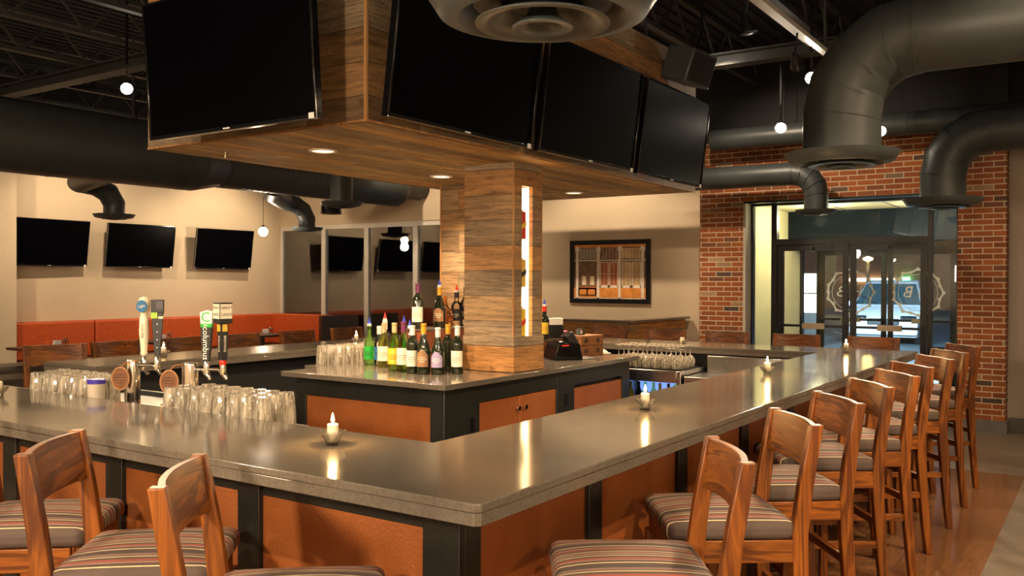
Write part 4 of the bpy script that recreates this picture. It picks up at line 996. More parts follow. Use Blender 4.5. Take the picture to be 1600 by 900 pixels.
def place(foot_local, px, py, rz, label, group):
    # put the local point (x,y) of the stool on the world point
    c, s_ = math.cos(rz), math.sin(rz)
    x = px - (c * foot_local[0] - s_ * foot_local[1]); y = py - (s_ * foot_local[0] + c * foot_local[1])
    if first[0]: o = ST; first[0] = False
    else: o = dup(ST)
    o.location = (x, y, 0); o.rotation_euler = (0, 0, rz); o['label'] = label; o['group'] = group
    return o
GR = 'bar stools along the right bar arm'
ordn = ['nearest the viewer', 'second from the bar corner', 'third from the bar corner', 'fourth from the bar corner', 'fifth from the bar corner', 'sixth from the bar corner', 'third from the brick wall', 'second from the brick wall', 'nearest the brick wall']
tops = [(2.49, 0.865), (3.29, 0.89), (3.98, 0.895), (4.68, 0.91), (5.31, 0.90), (5.92, 0.92), (6.62, 0.90), (7.30, 0.895), (8.04, 0.90)]
for i, (x, y) in enumerate(tops):
    place((-0.212, -0.268), x, y, R(37 + (-2.5, 0, 1, -1, 0, 2, -1, 1, 0)[i]), 'wooden bar stool with striped seat on the right arm, ' + ordn[i], GR)
GL = 'bar stools along the front bar arm'
lab = ['wooden bar stool at lower left showing only its striped seat', 'wooden bar stool with its back leftmost in the photo foreground', 'wooden bar stool at the front arm between the left stool and the bar corner']
for (x, y, l) in ((1.40, 3.37, lab[0]), (1.384, 2.665, lab[1]), (1.352, 1.965, lab[2])):
    place((0.212, -0.268), x, y, R(-140), l, GL)
GF = 'bar stools along the far bar arm'
for i, y in enumerate((4.90, 4.85, 4.02, 3.33, 2.60, 1.87)):
    place((0, -0.25), (8.95, 9.22, 8.95, 8.95, 8.90, 8.86)[i], y, R(90 + (4, 2, 0, -3, -3, -3)[i]), 'wooden bar stool behind the far bar arm, ' + ['leftmost, beside the crates', 'left of the unlit candle', 'behind the unlit candle', 'in front of the left brick pier', 'in front of the left entrance door', 'in front of the right entrance door'][i], GF) if i != 0 else None
GK = 'bar stools along the left bar arm'
for i, (x, a) in enumerate(((3.85, 165), (4.38, 184), (5.02, 186), (5.66, 184), (6.38, 182), (7.1, 180))):
    place((0, -0.25), x, 6.93, R(a), 'wooden bar stool behind the left bar arm, ' + ['at its near end, standing askew', 'behind the left rack of glasses', 'behind the white tap handle', 'behind the green tap handle', 'left of the near window', 'beside the glass rack'][i], GK)

# ------------------------------------------------------------------ banquette, tables, wall televisions
bq = thing('banquette', 'orange red patterned banquette with grey seat along the television wall', 'banquette')
def backseg(x0, x1): return mb(M['orange']).box(x0, x1, 12.66, 12.88, 0.50, 1.04).build('back_panel', bq, bevel=0.03, seg=3)
backseg(3.0, 7.63); backseg(7.65, 11.05)
mb(M['orange']).prism([(11.05, 12.66), (11.13, 12.3), (11.13, 10.9), (11.36, 10.9), (11.36, 12.88), (11.05, 12.88)], 0.50, 1.04).build('back_panel', bq, bevel=0.02)
mb(M['seatvinyl']).box(3.0, 11.1, 12.0, 12.66, 0.36, 0.50).build('seat', bq, bevel=0.05, seg=4)
mb(M['seatvinyl']).box(10.5, 11.12, 10.92, 11.99, 0.36, 0.50).build('seat', bq, bevel=0.05, seg=4)
mb(M['black']).box(3.0, 11.1, 12.1, 12.66, 0.0, 0.36).box(10.6, 11.12, 10.92, 12.1, 0, 0.36).build('base', bq)
mb(M['tablewood']).box(10.5, 11.37, 10.84, 10.91, 0.0, 1.06).build('end_panel', bq)
b2 = thing('bench', 'grey vinyl bench end seen past the far end of the bar', 'bench')
mb(M['seatvinyl']).box(3.3, 5.95, 10.75, 11.45, 0.32, 0.47).build('seat', b2, bevel=0.06, seg=4); mb(M['black']).box(3.3, 5.85, 10.85, 11.4, 0, 0.32).build('base', b2)
def table(x, y, label):
    t = thing('dining_table', label, 'table', (x, y, 0), 0, 'dining tables along the banquette')
    mb(M['tablewood']).box(-0.35, 0.35, -0.35, 0.35, 0.725, 0.76).build('table_top', t, bevel=0.004)
    mb(M['black']).lathe([(0.25, 0), (0.25, 0.015), (0.04, 0.03), (0.035, 0.725)], seg=24).build('pedestal', t); return t
TX = [6.35, 8.05, 9.95]
for x, l in zip(TX, ('dark wood dining table farthest left by the banquette', 'dark wood dining table in the middle of the banquette', 'dark wood dining table at the window end of the banquette')): table(x, 11.65, l)
def shakers(x, y, l):
    s = thing('condiment_set', l, 'condiments', (x, y, 0.76), 0, 'condiment sets on the dining tables')
    mb(M['white']).box(-0.05, 0.04, -0.03, 0.03, 0, 0.07).build('sugar_caddy', s, bevel=0.004)
    for dx in (0.09, 0.13):
        q_ = mb(M['glass']).lathe([(0.018, 0), (0.02, 0.05), (0.014, 0.07)], (dx, 0, 0), 14).build('shaker', s); mb(M['chrome']).lathe([(0.015, 0.07), (0.015, 0.085), (0.008, 0.095)], (dx, 0, 0), 14).build('shaker_cap', q_)
shakers(6.55, 11.75, 'white caddy with salt and pepper on the leftmost dining table'); shakers(8.15, 11.75, 'small caddy with shakers on the middle dining table'); shakers(10.1, 11.75, 'small caddy with shakers on the dining table by the window')
GW = 'televisions on the cream wall'
for i, x in enumerate((6.98, 8.43, 10.02)):
    a_ = tv(['black wall television farthest left on the cream wall', 'middle black television on the cream wall', 'black wall television nearest the window corner'][i], 1.16, 0.68, tvm(x, 12.74, 1.84, (2, -1, -1)[i], 8), GW)
    g = mb(M['black']); g.box(-0.2, 0.2, 0.06, 0.14, 0.1, 0.5).build('wall_arm', a_)
# pendant globe
for i, (x, y) in enumerate(((9.72, 11.37),)):
    p = thing('pendant_lamp', ['glowing glass globe pendant beside the wall television nearest the corner', 'glowing glass globe pendant hidden behind the main duct'][i], 'pendant lamp', (x, y, 2.43), 0, 'globe pendants')
    mb(M['globe']).ball((0, 0, 0), 0.075, 20).build('globe', p); mb(M['black']).tube([(0, 0, 0.07), (0, 0, 2.19)], 0.004, 6).lathe([(0.03, 0.065), (0.03, 0.1)], seg=12).build('cord', p)
    point((x, y, 2.30), 22, WARM2, 0.08)
for i, (x, y, z) in enumerate(((-1.3, 1.7, 2.5), (-1.6, -1.6, 2.5), (1.5, -1.9, 2.5), (-1.6, 5.6, 2.6), (4.5, -2.4, 2.5))):  # globes added out of view as soft frontal fill
    p = thing('pendant_lamp', 'opal glass globe pendant added for fill light, ' + ['left of the viewer', 'behind the viewer', 'right of the viewer', 'over the left side of the room', 'over the right side of the room'][i], 'pendant lamp', (x, y, z), 0, 'opal fill pendants added behind the viewer')
    mb(M['globe']).ball((0, 0, 0), 0.12, 20).build('globe', p); mb(M['black']).tube([(0, 0, 0.12), (0, 0, 4.62 - z)], 0.004, 6).build('cord', p)
    point((x, y, z - 0.2), (210, 90, 32, 150, 16)[i], WARM2, 0.15)
# picture
pc = thing('framed_picture', 'black framed photo of a columned shopfront on the cream wall', 'picture')
mb(M['black']).box(11.36, 11.4, 5.34, 6.62, 1.335, 1.40).box(11.36, 11.4, 5.34, 6.62, 2.175, 2.24).box(11.36, 11.4, 5.34, 5.40, 1.40, 2.175).box(11.36, 11.4, 6.56, 6.62, 1.40, 2.175).build('frame', pc, bevel=0.003)
pr = mb(plain('print_dark_brown', (0.22, 0.12, 0.06), 0.4, var=0.3, scale=10)).box(11.385, 11.398, 5.40, 6.56, 1.40, 2.175)
pw = plain('print_white', (0.9, 0.76, 0.6), 0.4); po = plain('print_orange', (0.8, 0.30, 0.06), 0.4, var=0.15); pred = plain('print_red', (0.5, 0.16, 0.06), 0.4, var=0.2); ptan = plain('print_tan', (0.62, 0.40, 0.18), 0.4, var=0.2); pgl = plain('print_glow', (0.95, 0.75, 0.5), 0.4)
def PB(mat, u0, u1, v0, v1, k=1): # u 0..1 from the left as seen, v from the bottom
    pr.m(mat).box(11.385 - 0.0006 * k, 11.386, 6.56 - 1.16 * u1, 6.56 - 1.16 * u0, 1.40 + 0.775 * v0, 1.40 + 0.775 * v1)
PB(po, 0, 1, 0.95, 1.0); PB(po, 0, 1, 0.02, 0.2)
PB(pred, 0.37, 0.62, 0.25, 0.66); PB(ptan, 0.67, 0.93, 0.25, 0.66); PB(ptan, 0.66, 0.93, 0.74, 0.93); PB(plain('print_grey', (0.3, 0.26, 0.2), 0.4), 0.07, 0.32, 0.74, 0.93); PB(pred, 0.06, 0.32, 0.05, 0.22)
for u in (0.10, 0.22): PB(po, u - 0.02, u + 0.08, 0.07, 0.17, 2)
for u in (0.145, 0.26): PB(pgl, u - 0.03, u + 0.03, 0.25, 0.42, 2)
for u in (0.045, 0.345, 0.64, 0.95): PB(pw, u - 0.018, u + 0.018, 0.0, 0.97, 3); PB(pw, u - 0.03, u + 0.03, 0.88, 0.95, 4)
for u0 in (0.37, 0.50, 0.67, 0.81): 
    for (a, b_) in ((0, 0.012), (0.108, 0.12)): PB(pw, u0 + a, u0 + b_, 0.21, 0.68, 3)
    PB(pw, u0, u0 + 0.12, 0.20, 0.25, 3); PB(pw, u0, u0 + 0.12, 0.665, 0.68, 3); PB(pw, u0 + 0.058, u0 + 0.062, 0.25, 0.66, 3); PB(pw, u0, u0 + 0.12, 0.455, 0.462, 3)
PB(pw, 0, 1, 0.70, 0.72, 3); PB(pw, 0, 1, 0.0, 0.015, 3)
for k in range(20): PB(pw, 0.05 + k * 0.045, 0.054 + k * 0.045, 0.74, 0.93, 2)
pr.build('print', pc)
# low partitions with grey caps
hw = thing('half_wall', 'low reclaimed wood partition with grey cap beyond the far bar arm', 'partition')
mb(M['planksv']).box(9.6, 9.72, 4.78, 7.2, 0, 1.15).m(M['quartz']).box(9.56, 9.76, 4.74, 7.25, 1.15, 1.18).build('long_run', hw)
mb(M['planksv']).box(9.72, 11.3, 4.78, 4.90, 0, 1.15).m(M['quartz']).box(9.76, 11.36, 4.74, 4.94, 1.15, 1.18).build('short_run', hw)

# ------------------------------------------------------------------ track lighting
def track_head(loc, aim, lit=True, label=''):
    t = thing('track_spotlight', label, 'spotlight', (0, 0, 0), 0, 'track spotlights')
    d = (Vector(aim) - Vector(loc)).normalized(); q = d.to_track_quat('-Z', 'Y').to_matrix().to_4x4(); q.translation = Vector(loc)
    t.matrix_world = q
    mb(M['black']).lathe([(0.018, 0.14), (0.03, 0.12), (0.045, 0.04), (0.062, 0.0), (0.062, -0.02), (0.058, -0.02), (0.054, -0.005)], seg=20, cap1=False).build('shade', t)
    (mb(M['bulb']) if lit else mb(M['black'])).lathe([(0.03, -0.022), (0.053, -0.012), (0.053, -0.004)], seg=20).build('lamp', t)
    s = mb(M['black']); inv = q.inverted()
    p0 = inv @ Vector((loc[0], loc[1], loc[2] + 0.12)); p1 = inv @ Vector((loc[0], loc[1], min(4.62, loc[2] + 0.26))) ; s.bar(Vector((0, 0, 0.11)), p1, 0.014); s.build('stem', t)
    return t
for i, (loc, aim, pw_, cone) in enumerate(TRACK):
    where = ['added unseen above and behind the near right stools', 'added unseen above the viewer', 'added unseen above the middle right stools', 'added unseen above the far right stools', 'added unseen above the near left stool', 'added unseen above the far left stool', 'glowing left of the soffit', 'behind the soffit', 'aimed at the leftmost wall television', 'aimed at the middle wall television', 'aimed at the corner wall television', 'aimed at the dining room windows', 'aimed at the framed picture', 'glowing left of the large elbow duct, the higher one', 'glowing left of the large elbow duct, the lower one', 'glowing behind the large elbow duct', 'added unseen, aimed at the brick wall'][i]
    loc = (loc[0], loc[1], loc[2])
    tr_ = track_head(loc, aim, True, 'black track spotlight ' + where)
    d = (Vector(aim) - Vector(loc)).normalized()
    spot(Vector(loc) + d * 0.07, aim, pw_, cone, 0.7, WARM2 if i > 7 else WARM, 0.035)
    # ceiling stem
    st = mb(M['black']).bar((loc[0], loc[1], loc[2] + 0.24), (loc[0], loc[1], 4.61), 0.02).build('drop_rod', None)
    mw = tr_.matrix_world.copy(); st.parent = tr_; st.matrix_parent_inverse = mw.inverted()
# long lighting track right of the soffit
tk = thing('lighting_track', 'pale lighting track running above the right bar arm', 'lighting track')
mb(M['alu']).box(5.6, 8.55, 2.18, 2.24, 3.74, 3.78).box(5.6, 8.55, 2.36, 2.39, 3.86, 3.88).build('rail', tk); mb(M['steelpaint']).box(5.7, 5.72, 2.2, 2.22, 3.78, 4.61).box(8.4, 8.42, 2.2, 2.22, 3.78, 4.61).box(5.71, 5.73, 2.2, 2.38, 3.85, 3.87).build('hanger_rod', tk)
track_head((6.35, 2.21, 3.47), (6.45, 1.9, 2.0), False, 'unlit black track spotlight above the rightmost soffit television')
track_head((7.55, 2.21, 3.47), (8.6, 2.3, 3.0), False, 'tilted black track spotlight farther along the pale track')

# ------------------------------------------------------------------ small things on the bar
def candle(x, y, label, lit=True, z=1.07):
    c = thing('votive_candle', label, 'candle', (x, y, z), random.random(), 'votive candles on the bar')
    def fl(a, z_): return 0.10 * math.cos(a * 8) * max(0, min(1, z_ / 0.04))
    mb(M['glasscup']).lathe([(0.020, 0.0), (0.026, 0.004), (0.024, 0.016), (0.034, 0.026), (0.042, 0.040), (0.046, 0.050), (0.043, 0.050), (0.038, 0.041), (0.028, 0.030), (0.0225, 0.022), (0.0225, 0.012)], seg=64, flute=fl).build('glass_cup', c)
    w_ = mb(M['wax']).lathe([(0.0195, 0.012), (0.0195, 0.072), (0.017, 0.074), (0.012, 0.070)], seg=24).build('wax', c)
    mb(M['black']).tube([(0, 0, 0.069), (0.001, 0, 0.080)], 0.0012, 6).build('wick', c)
    if lit:
        mb(M['flame']).lathe([(0.0008, 0.076), (0.0055, 0.084), (0.0062, 0.090), (0.004, 0.101), (0.0006, 0.113)], seg=12).build('flame', c)
        point((x, y, z + 0.098), 5.0, (1.0, 0.55, 0.18), 0.008)
candle(2.261, 2.28, 'lit white candle in a fluted glass cup at the middle of the front bar arm')
candle(3.691, 1.754, 'lit white candle on the right bar arm, nearest the corner')
candle(5.539, 1.795, 'lit white candle halfway along the right bar arm')
candle(7.631, 1.82, 'lit white candle at the far corner of the bar by the doors')
candle(7.60, 3.244, 'unlit white candle on the far bar arm', False)
candle(4.10, 5.90, 'lit white candle on the left bar arm between the tap handles')
candle(2.251, 4.575, 'white candle at the left end of the front bar arm', False)
candle(6.05, 5.80, 'lit white candle on the left bar arm behind the glass rack')

# pint glasses upside down
def pint():
    g = mb(M['tumbler']).lathe([(0.044, 0.0), (0.0405, 0.07), (0.033, 0.146), (0.031, 0.150), (0.0, 0.150)][:4] + [(0.012, 0.1505)], seg=40, cap0=False, cap1=True, flute=lambda a, z: 0.025 * math.cos(a * 10))
    g.lathe([(0.041, 0.0), (0.038, 0.07), (0.0305, 0.128), (0.012, 0.130)], seg=20, cap0=False, cap1=True)
    g.lathe([(0.044, 0.0), (0.041, 0.0)], seg=20, cap0=False, cap1=False)
    o = g.build('pint_glass'); return o
PG = pint(); usedp = [False]
def put_pint(x, y, z, l, g):
    if usedp[0]: o = PG.copy(); COL.objects.link(o)
    else: o = PG; usedp[0] = True
    o.location = (x, y, z); o.rotation_euler = (0, 0, random.random() * 6); tag(o, l, 'glass', g)
for r_ in range(3):
    for k in range(6):
        put_pint(2.565 + 0.092 * r_, 4.335 + 0.035 * r_ + 0.092 * k, 1.0, 'upturned clear pint glass in the left cluster, left of the tap towers', 'upturned pint glasses left of the taps')
for r_ in range(3):
    for k in range(8):
        y = 3.0 + 0.03 * r_ + 0.09 * k
        if y < 3.66: put_pint(2.565 + 0.092 * r_, y, 1.0, 'upturned clear pint glass in the right cluster, right of the tap towers', 'upturned pint glasses right of the taps')
# tub with blue lid
tb = thing('plastic_tub', 'frosted plastic tub with violet blue lid beside the left tap tower', 'container', (2.56, 4.235, 1.0))
mb(plain('frosted_plastic', (0.75, 0.66, 0.52), 0.45, trans=0.3)).lathe([(0.038, 0), (0.042, 0.13)], seg=28).build('tub', tb); mb(M['bluelid']).lathe([(0.044, 0.128), (0.044, 0.146), (0.04, 0.15)], seg=28).build('lid', tb)

# taps
def tower(x, y, label, handles):
    t = thing('beer_tap_tower', label, 'beer tap', (x, y, 1.0), 0, 'beer tap towers')
    mb(M['chrome']).lathe([(0.055, 0), (0.055, 0.01), (0.038, 0.014), (0.038, 0.236), (0.036, 0.244), (0.02, 0.246)], seg=32).build('column', t)
    for (dx, dy, fn) in handles:
        f = mb(M['chrome']); L = math.hypot(dx, dy); ux, uy = dx / L, dy / L
        f.tube([(ux * 0.03, uy * 0.03, 0.215), (ux * (L - 0.02), uy * (L - 0.02), 0.215), (ux * L, uy * L, 0.20), (ux * (L + 0.02), uy * (L + 0.02), 0.165)], [0.011, 0.011, 0.014, 0.008], 14)
        f.lathe([(0.015, 0.19), (0.015, 0.235), (0.008, 0.26)], (ux * L, uy * L, 0), 16)
        fa = f.build('faucet', t)
        fn(t, ux * L, uy * L)
    return t
FACE = RZ(-56) # letters turned toward the room corner
def local_panel(g, txt, size, mat, x, y, z, rot=0, face=0.0, tilt=0, rz=-56):
    M4 = T(x, y, z) @ RZ(rz) @ RX(90) @ T(0, 0, face) @ RZ(rot)
    g.text(txt, size, mat, M4, 0.0004)
def h_white(t, x, y):
    h = mb(M['ivory']).lathe([(0.012, 0.26), (0.018, 0.27), (0.016, 0.29), (0.024, 0.38), (0.022, 0.45), (0.016, 0.475), (0.026, 0.50), (0.030, 0.53), (0.024, 0.555), (0.010, 0.562)], (x, y, 0), 20).build('tap_handle', t)
    g = mb(M['blueoval'])
    v = g.lathe([(0.027, 0), (0.027, 0.006)], seg=24, M4=T(x, y, 0.515) @ RZ(-56) @ RX(90) @ Matrix.Diagonal((1.0, 1.15, 1, 1)) @ T(0, 0, 0.026))
    local_panel(g, 'Light', 0.018, M['ivory'], x, y, 0.515, 10, 0.0325); local_panel(g, 'LAGER BEER', 0.014, M['labelblack'], x, y, 0.39, -90, 0.0235)
    g.build('badge', h)
def h_black(t, x, y):
    h = mb(M['black']); M4 = T(x, y, 0) @ RZ(-40) @ RX(-4)
    h.prism([(-0.012, 0.26), (0.012, 0.26), (0.026, 0.42), (0.028, 0.545), (-0.028, 0.545), (-0.026, 0.42)], -0.014, 0.014, 'y', M4)
    h.prism([(-0.03, 0.48), (0.03, 0.48), (0.031, 0.548), (-0.031, 0.548)], -0.018, 0.018, 'y', M4)
    o = h.build('tap_handle', t, bevel=0.002)
    g = mb(M['lime']); g.box(-0.030, 0.0, -0.0205, -0.018, 0.452, 0.482, M4); g.m(M['label']).box(0.005, 0.028, -0.0205, -0.018, 0.45, 0.462, M4); g.m(plain('print_slate', (0.09, 0.08, 0.09), 0.5)).box(-0.005, 0.027, -0.0205, -0.018, 0.50, 0.54, M4)
    for k in range(4): g.m(M['steel']).box(-0.003, 0.003, -0.016, -0.013, 0.30 + 0.04 * k, 0.305 + 0.04 * k, M4)
    g.build('badge', o)
def h_green(t, x, y):
    rz = -60; M4 = T(x, y, 0) @ RZ(rz) @ RX(0)
    h = mb(M['labelblack']).prism([(-0.016, 0.255), (0.016, 0.255), (0.030, 0.42), (-0.026, 0.42)], -0.012, 0.012, 'y', M4)
    h.m(M['greenpaint']).prism([(-0.026, 0.42), (0.030, 0.42), (0.031, 0.437), (-0.0265, 0.437)], -0.012, 0.012, 'y', M4)
    h.m(M['paper']).prism([(-0.0265, 0.437), (0.031, 0.437), (0.032, 0.495), (0.004, 0.503), (-0.028, 0.492)], -0.012, 0.012, 'y', M4)
    o = h.build('tap_handle', t, bevel=0.0015)
    g = MB(); local_panel(g, 'C', 0.068, M['greenpaint'], x, y, 0.467, 0, 0.0125, rz=rz); local_panel(g, 'columbus', 0.042, M['paper'], x, y, 0.342, -90, 0.0125, rz=rz); local_panel(g, 'IPA', 0.014, M['paper'], x, y, 0.429, 0, 0.0125, rz=rz)
    g.build('lettering', o)
def h_lakes(t, x, y):
    rz = -10; M4 = T(x, y, 0) @ RZ(rz)
    h = mb(M['labelblack'])
    h.prism([(-0.014, 0.26), (0.014, 0.26), (0.020, 0.44), (-0.020, 0.44)], -0.020, 0.020, 'y', M4); h.box(-0.033, 0.033, -0.033, 0.033, 0.44, 0.54, M4)
    o = h.build('tap_handle', t, bevel=0.001)
    g = MB(); 
    for rz2 in (-100, -10):
        g.m(M['label']).box(-0.030, 0.030, -0.0355, -0.033, 0.462, 0.533, T(x, y, 0) @ RZ(rz2))
        local_panel(g, 'GREAT', 0.0205, M['labelblack'], x, y, 0.515, 0, 0.0358, rz=rz2); local_panel(g, 'LAKES', 0.0205, M['labelblack'], x, y, 0.482, 0, 0.0358, rz=rz2)
        g.m(M['gold']).box(-0.012, 0.012, -0.0235, -0.019, 0.40, 0.435, T(x, y, 0) @ RZ(rz2))
        local_panel(g, 'BREWING', 0.018, M['label'], x, y, 0.34, -90, 0.0205, rz=rz2)
    g.build('lettering', o)
    k = mb(M['redplastic']).lathe([(0.016, 0.236), (0.018, 0.25), (0.014, 0.262)], (x, y, 0), 16).build('red_knob', t)
tower(2.70, 4.144, 'chrome beer tap tower with white and black handles at left', [(0.045, -0.03, h_white), (0.075, -0.095, h_black)])
tower(2.75, 3.745, 'chrome beer tap tower with green lettered and square black handles', [(0.03, -0.085, h_green), (0.075, -0.15, h_lakes)])
for (x, y, l) in ((2.615, 4.115, 'round tan leather medallion hanging on the left tap tower'), (2.665, 3.79, 'round tan leather medallion hanging on the right tap tower')):
    t = thing('medallion', l, 'medallion', (x, y, 1.155), R(-56), 'leather medallions on the tap towers')
    M4 = RX(90)
    mb(M['leather']).lathe([(0.046, -0.004), (0.05, 0), (0.046, 0.004)], seg=36, M4=M4 @ Matrix.Diagonal((0.86, 1.12, 1, 1))).build('disc', t)
    mb(M['medrim']).tube([(0.043 * math.cos(k * PI / 12), -0.001, 0.056 * math.sin(k * PI / 12)) for k in range(25)], 0.0042, 8).build('rim', t)
    g = mb(M['tablewood'])
    for zz, ww in ((0.02, 0.022), (0.006, 0.028), (-0.008, 0.028), (-0.02, 0.02)): g.box(-ww, ww, -0.0048, -0.004, zz - 0.002, zz + 0.002)
    g.build('embossing', t)
    mb(M['cord']).tube([(0, 0, 0.052), (0.01, 0.03, 0.075), (0.06, 0.06, 0.085)], 0.0025, 8).build('cord', t)
wt = thing('wooden_tray', 'small dark wooden tray left of the right glass cluster', 'tray', (3.0, 4.05, 0.9385), R(0))
g = mb(M['boxwood']); g.box(-0.1, 0.1, -0.13, 0.13, 0, 0.01).box(-0.1, -0.09, -0.15, 0.15, 0.01, 0.05).box(0.09, 0.1, -0.15, 0.15, 0.01, 0.05).box(-0.09, 0.09, -0.15, -0.14, 0.01, 0.05).box(-0.09, 0.09, 0.14, 0.15, 0.01, 0.05); g.build('tray', wt)

# bottles
def bottle(x, y, z, label, H_, shape, glass, lab=None, foil=None, pourer=None, liq=None, arch=False, seg=24):
    t = thing('wine_bottle' if shape in ('bord', 'burg') else 'liquor_bottle', label, 'bottle', (x, y, z), 0, 'bottles on the back bar')
    H_ *= 1.06; k = H_ / 0.30
    if shape == 'bord': pr_ = [(0.034, 0), (0.037, 0.004), (0.037, 0.185), (0.034, 0.203), (0.018, 0.225), (0.0145, 0.235), (0.0145, 0.285), (0.016, 0.287), (0.016, 0.298), (0.014, 0.30)]; r0 = 0.037
    elif shape == 'burg': pr_ = [(0.036, 0), (0.041, 0.004), (0.041, 0.14), (0.036, 0.165), (0.022, 0.205), (0.016, 0.23), (0.0145, 0.285), (0.016, 0.287), (0.016, 0.298), (0.014, 0.30)]; r0 = 0.041
    elif shape == 'round': pr_ = [(0.05, 0), (0.055, 0.01), (0.055, 0.10), (0.045, 0.15), (0.02, 0.185), (0.016, 0.2), (0.016, 0.25), (0.018, 0.255), (0.018, 0.27)]; r0 = 0.055; 
    elif shape == 'slim': pr_ = [(0.03, 0), (0.033, 0.004), (0.033, 0.17), (0.024, 0.2), (0.014, 0.225), (0.013, 0.29), (0.015, 0.292), (0.015, 0.30)]; r0 = 0.033
    else: pr_ = [(0.034, 0), (0.037, 0.004), (0.037, 0.17), (0.03, 0.19), (0.016, 0.21), (0.015, 0.27), (0.017, 0.275), (0.017, 0.285)]; r0 = 0.037
    pr_ = [(r * 1.12, h * k) for r, h in pr_]; r0 *= 1.12
    bdy = mb(glass).lathe(pr_, seg=seg).build('glass_body', t)
    top = pr_[-1][1]
    if lab:
        z0, z1 = 0.045 * k, 0.145 * k
        n = 14; g = MB().m(lab); face = math.atan2(-y, -x) - 0.25; half = 1.15
        if arch: 
            pts = [(-1, 0), (1, 0), (1, 0.62), (0.5, 0.88), (0, 1.0), (-0.5, 0.88), (-1, 0.62)]
        cols_ = []
        for i in range(n + 1):
            u = -1 + 2 * i / n; a = face + u * half * (0.8 if arch else 1)
            zt2 = z1 - (0.0 if not arch else 0.035 * k * u * u)
            cols_.append((g.bm.verts.new(((r0 + 0.0012) * math.cos(a), (r0 + 0.0012) * math.sin(a), z0)), g.bm.verts.new(((r0 + 0.0012) * math.cos(a), (r0 + 0.0012) * math.sin(a), zt2))))
        g._tag([g.bm.faces.new((cols_[i][0], cols_[i + 1][0], cols_[i + 1][1], cols_[i][1])) for i in range(n)], True)
        # printed lines
        pm = {M['label']: M['labelbrown'], M['labellav']: M['paper'], M['labelbrown']: M['label'], M['labelblack']: M['paper'], M['labelyel']: M['labelred']}.get(lab, M['labelblack'])
        g.m(pm)
        for (h1, hw_) in ((0.55, 0.5), (0.42, 0.62), (0.30, 0.35)):
            zz = z0 + (z1 - z0) * h1; vs = []
            for i in range(7):
                a = face + (-1 + 2 * i / 6) * half * hw_
                vs.append((g.bm.verts.new(((r0 + 0.0018) * math.cos(a), (r0 + 0.0018) * math.sin(a), zz)), g.bm.verts.new(((r0 + 0.0018) * math.cos(a), (r0 + 0.0018) * math.sin(a), zz + 0.0035))))
            g._tag([g.bm.faces.new((vs[i][0], vs[i + 1][0], vs[i + 1][1], vs[i][1])) for i in range(6)], True)
        g.build('label', t)
    if foil: mb(foil).lathe([(0.0178, 0.24 * k), (0.0178, top - 0.012), (0.0194, top - 0.011), (0.0194, top + 0.001), (0.01, top + 0.002)], seg=18, cap0=False).build('foil', t)
    if pourer:
        g = mb(M['white']).lathe([(0.015, top), (0.015, top + 0.018)], seg=14); g.m(pourer).lathe([(0.013, top + 0.018), (0.011, top + 0.03), (0.005, top + 0.045), (0.004, top + 0.06)], seg=12); g.build('pourer', t)
    return t
Z = IZ
bottle(4.86, 4.53, Z, 'lime green tinted bottle with blue pourer, leftmost in the bottle group', 0.27, 'slim', M['limeglass'], M['greenpaint'], None, M['blueplastic'])
bottle(4.87, 4.44, Z, 'clear bottle with short cap right of the lime bottle', 0.27, 'slim', M['glass'], M['blueoval'], M['foilwhite'])
bottle(4.80, 4.33, Z, 'yellow green wine bottle with cream label, third from left', 0.295, 'burg', M['yelglass'], M['label'], M['cork'])
bottle(5.02, 4.52, Z, 'clear bottle with red pourer standing behind the yellow green one', 0.30, 'bord', M['glass'], M['label'], M['foilwhite'], M['redplastic'])
bottle(4.64, 4.09, Z, 'green wine bottle with gold foil, fourth from left', 0.31, 'burg', M['greenglass'], M['labelyel'], M['cork'])
bottle(4.98, 4.30, Z, 'bright green bottle with blue pourer in the second row', 0.285, 'slim', M['limeglass'], M['greenpaint'], None, M['blueplastic'])
bottle(4.63, 4.00, Z, 'pale wine bottle with purple foil and large white label', 0.32, 'burg', M['greenglass'], M['label'], M['foilpurple'])
bottle(4.80, 4.09, Z, 'small clear bottle with blue pourer behind the purple foiled bottle', 0.27, 'slim', M['glass'], M['labelred'], None, M['blueplastic'])
bottle(4.60, 3.895, Z, 'dark wine bottle with white foil and white label', 0.30, 'bord', M['wineglass'], M['label'], M['foilwhite'])
bottle(4.60, 3.80, Z, 'olive wine bottle with orange foil and arched bronze label', 0.315, 'burg', M['wineglass'], M['labelbrown'], M['foilgold'], None, None, True)
bottle(4.85, 3.79, Z, 'dark wine bottle with orange neck in the second row', 0.30, 'bord', M['wineglass'], None, M['foilgold'])
bottle(4.65, 3.718, Z, 'dark wine bottle with arched lavender label', 0.29, 'burg', M['wineglass'], M['labellav'], M['foilwhite'], None, None, True)
bottle(4.75, 3.632, Z, 'dark wine bottle with cream label, nearest the column', 0.30, 'bord', M['wineglass'], M['label'], M['foilwhite'])
bottle(4.90, 4.10, 1.31, 'tall dark wine bottle with purple foil on the upper step', 0.30, 'bord', M['wineglass'], M['label'], M['foilpurple'])
bottle(5.12, 4.08, 1.31, 'tall dark bottle with gold foil and arched bronze label on the upper step', 0.275, 'burg', M['wineglass'], M['labelbrown'], M['foilgold'], M['blueplastic'], None, True)
bottle(5.235, 4.12, 1.31, 'squat round bottle of amber liquor on the upper step', 0.235, 'round', M['amber'], None, None, None)
bottle(5.35, 4.10, 1.31, 'clear liquor bottle with black label and red pourer near the column', 0.25, 'liq', M['glass'], M['labelblack'], M['labelblack'], M['redplastic'])
bottle(5.44, 4.08, 1.31, 'clear tall liquor bottle with black label and blue pourer beside the column', 0.29, 'liq', M['glass'], M['labelblack'], None, M['blueplastic'])
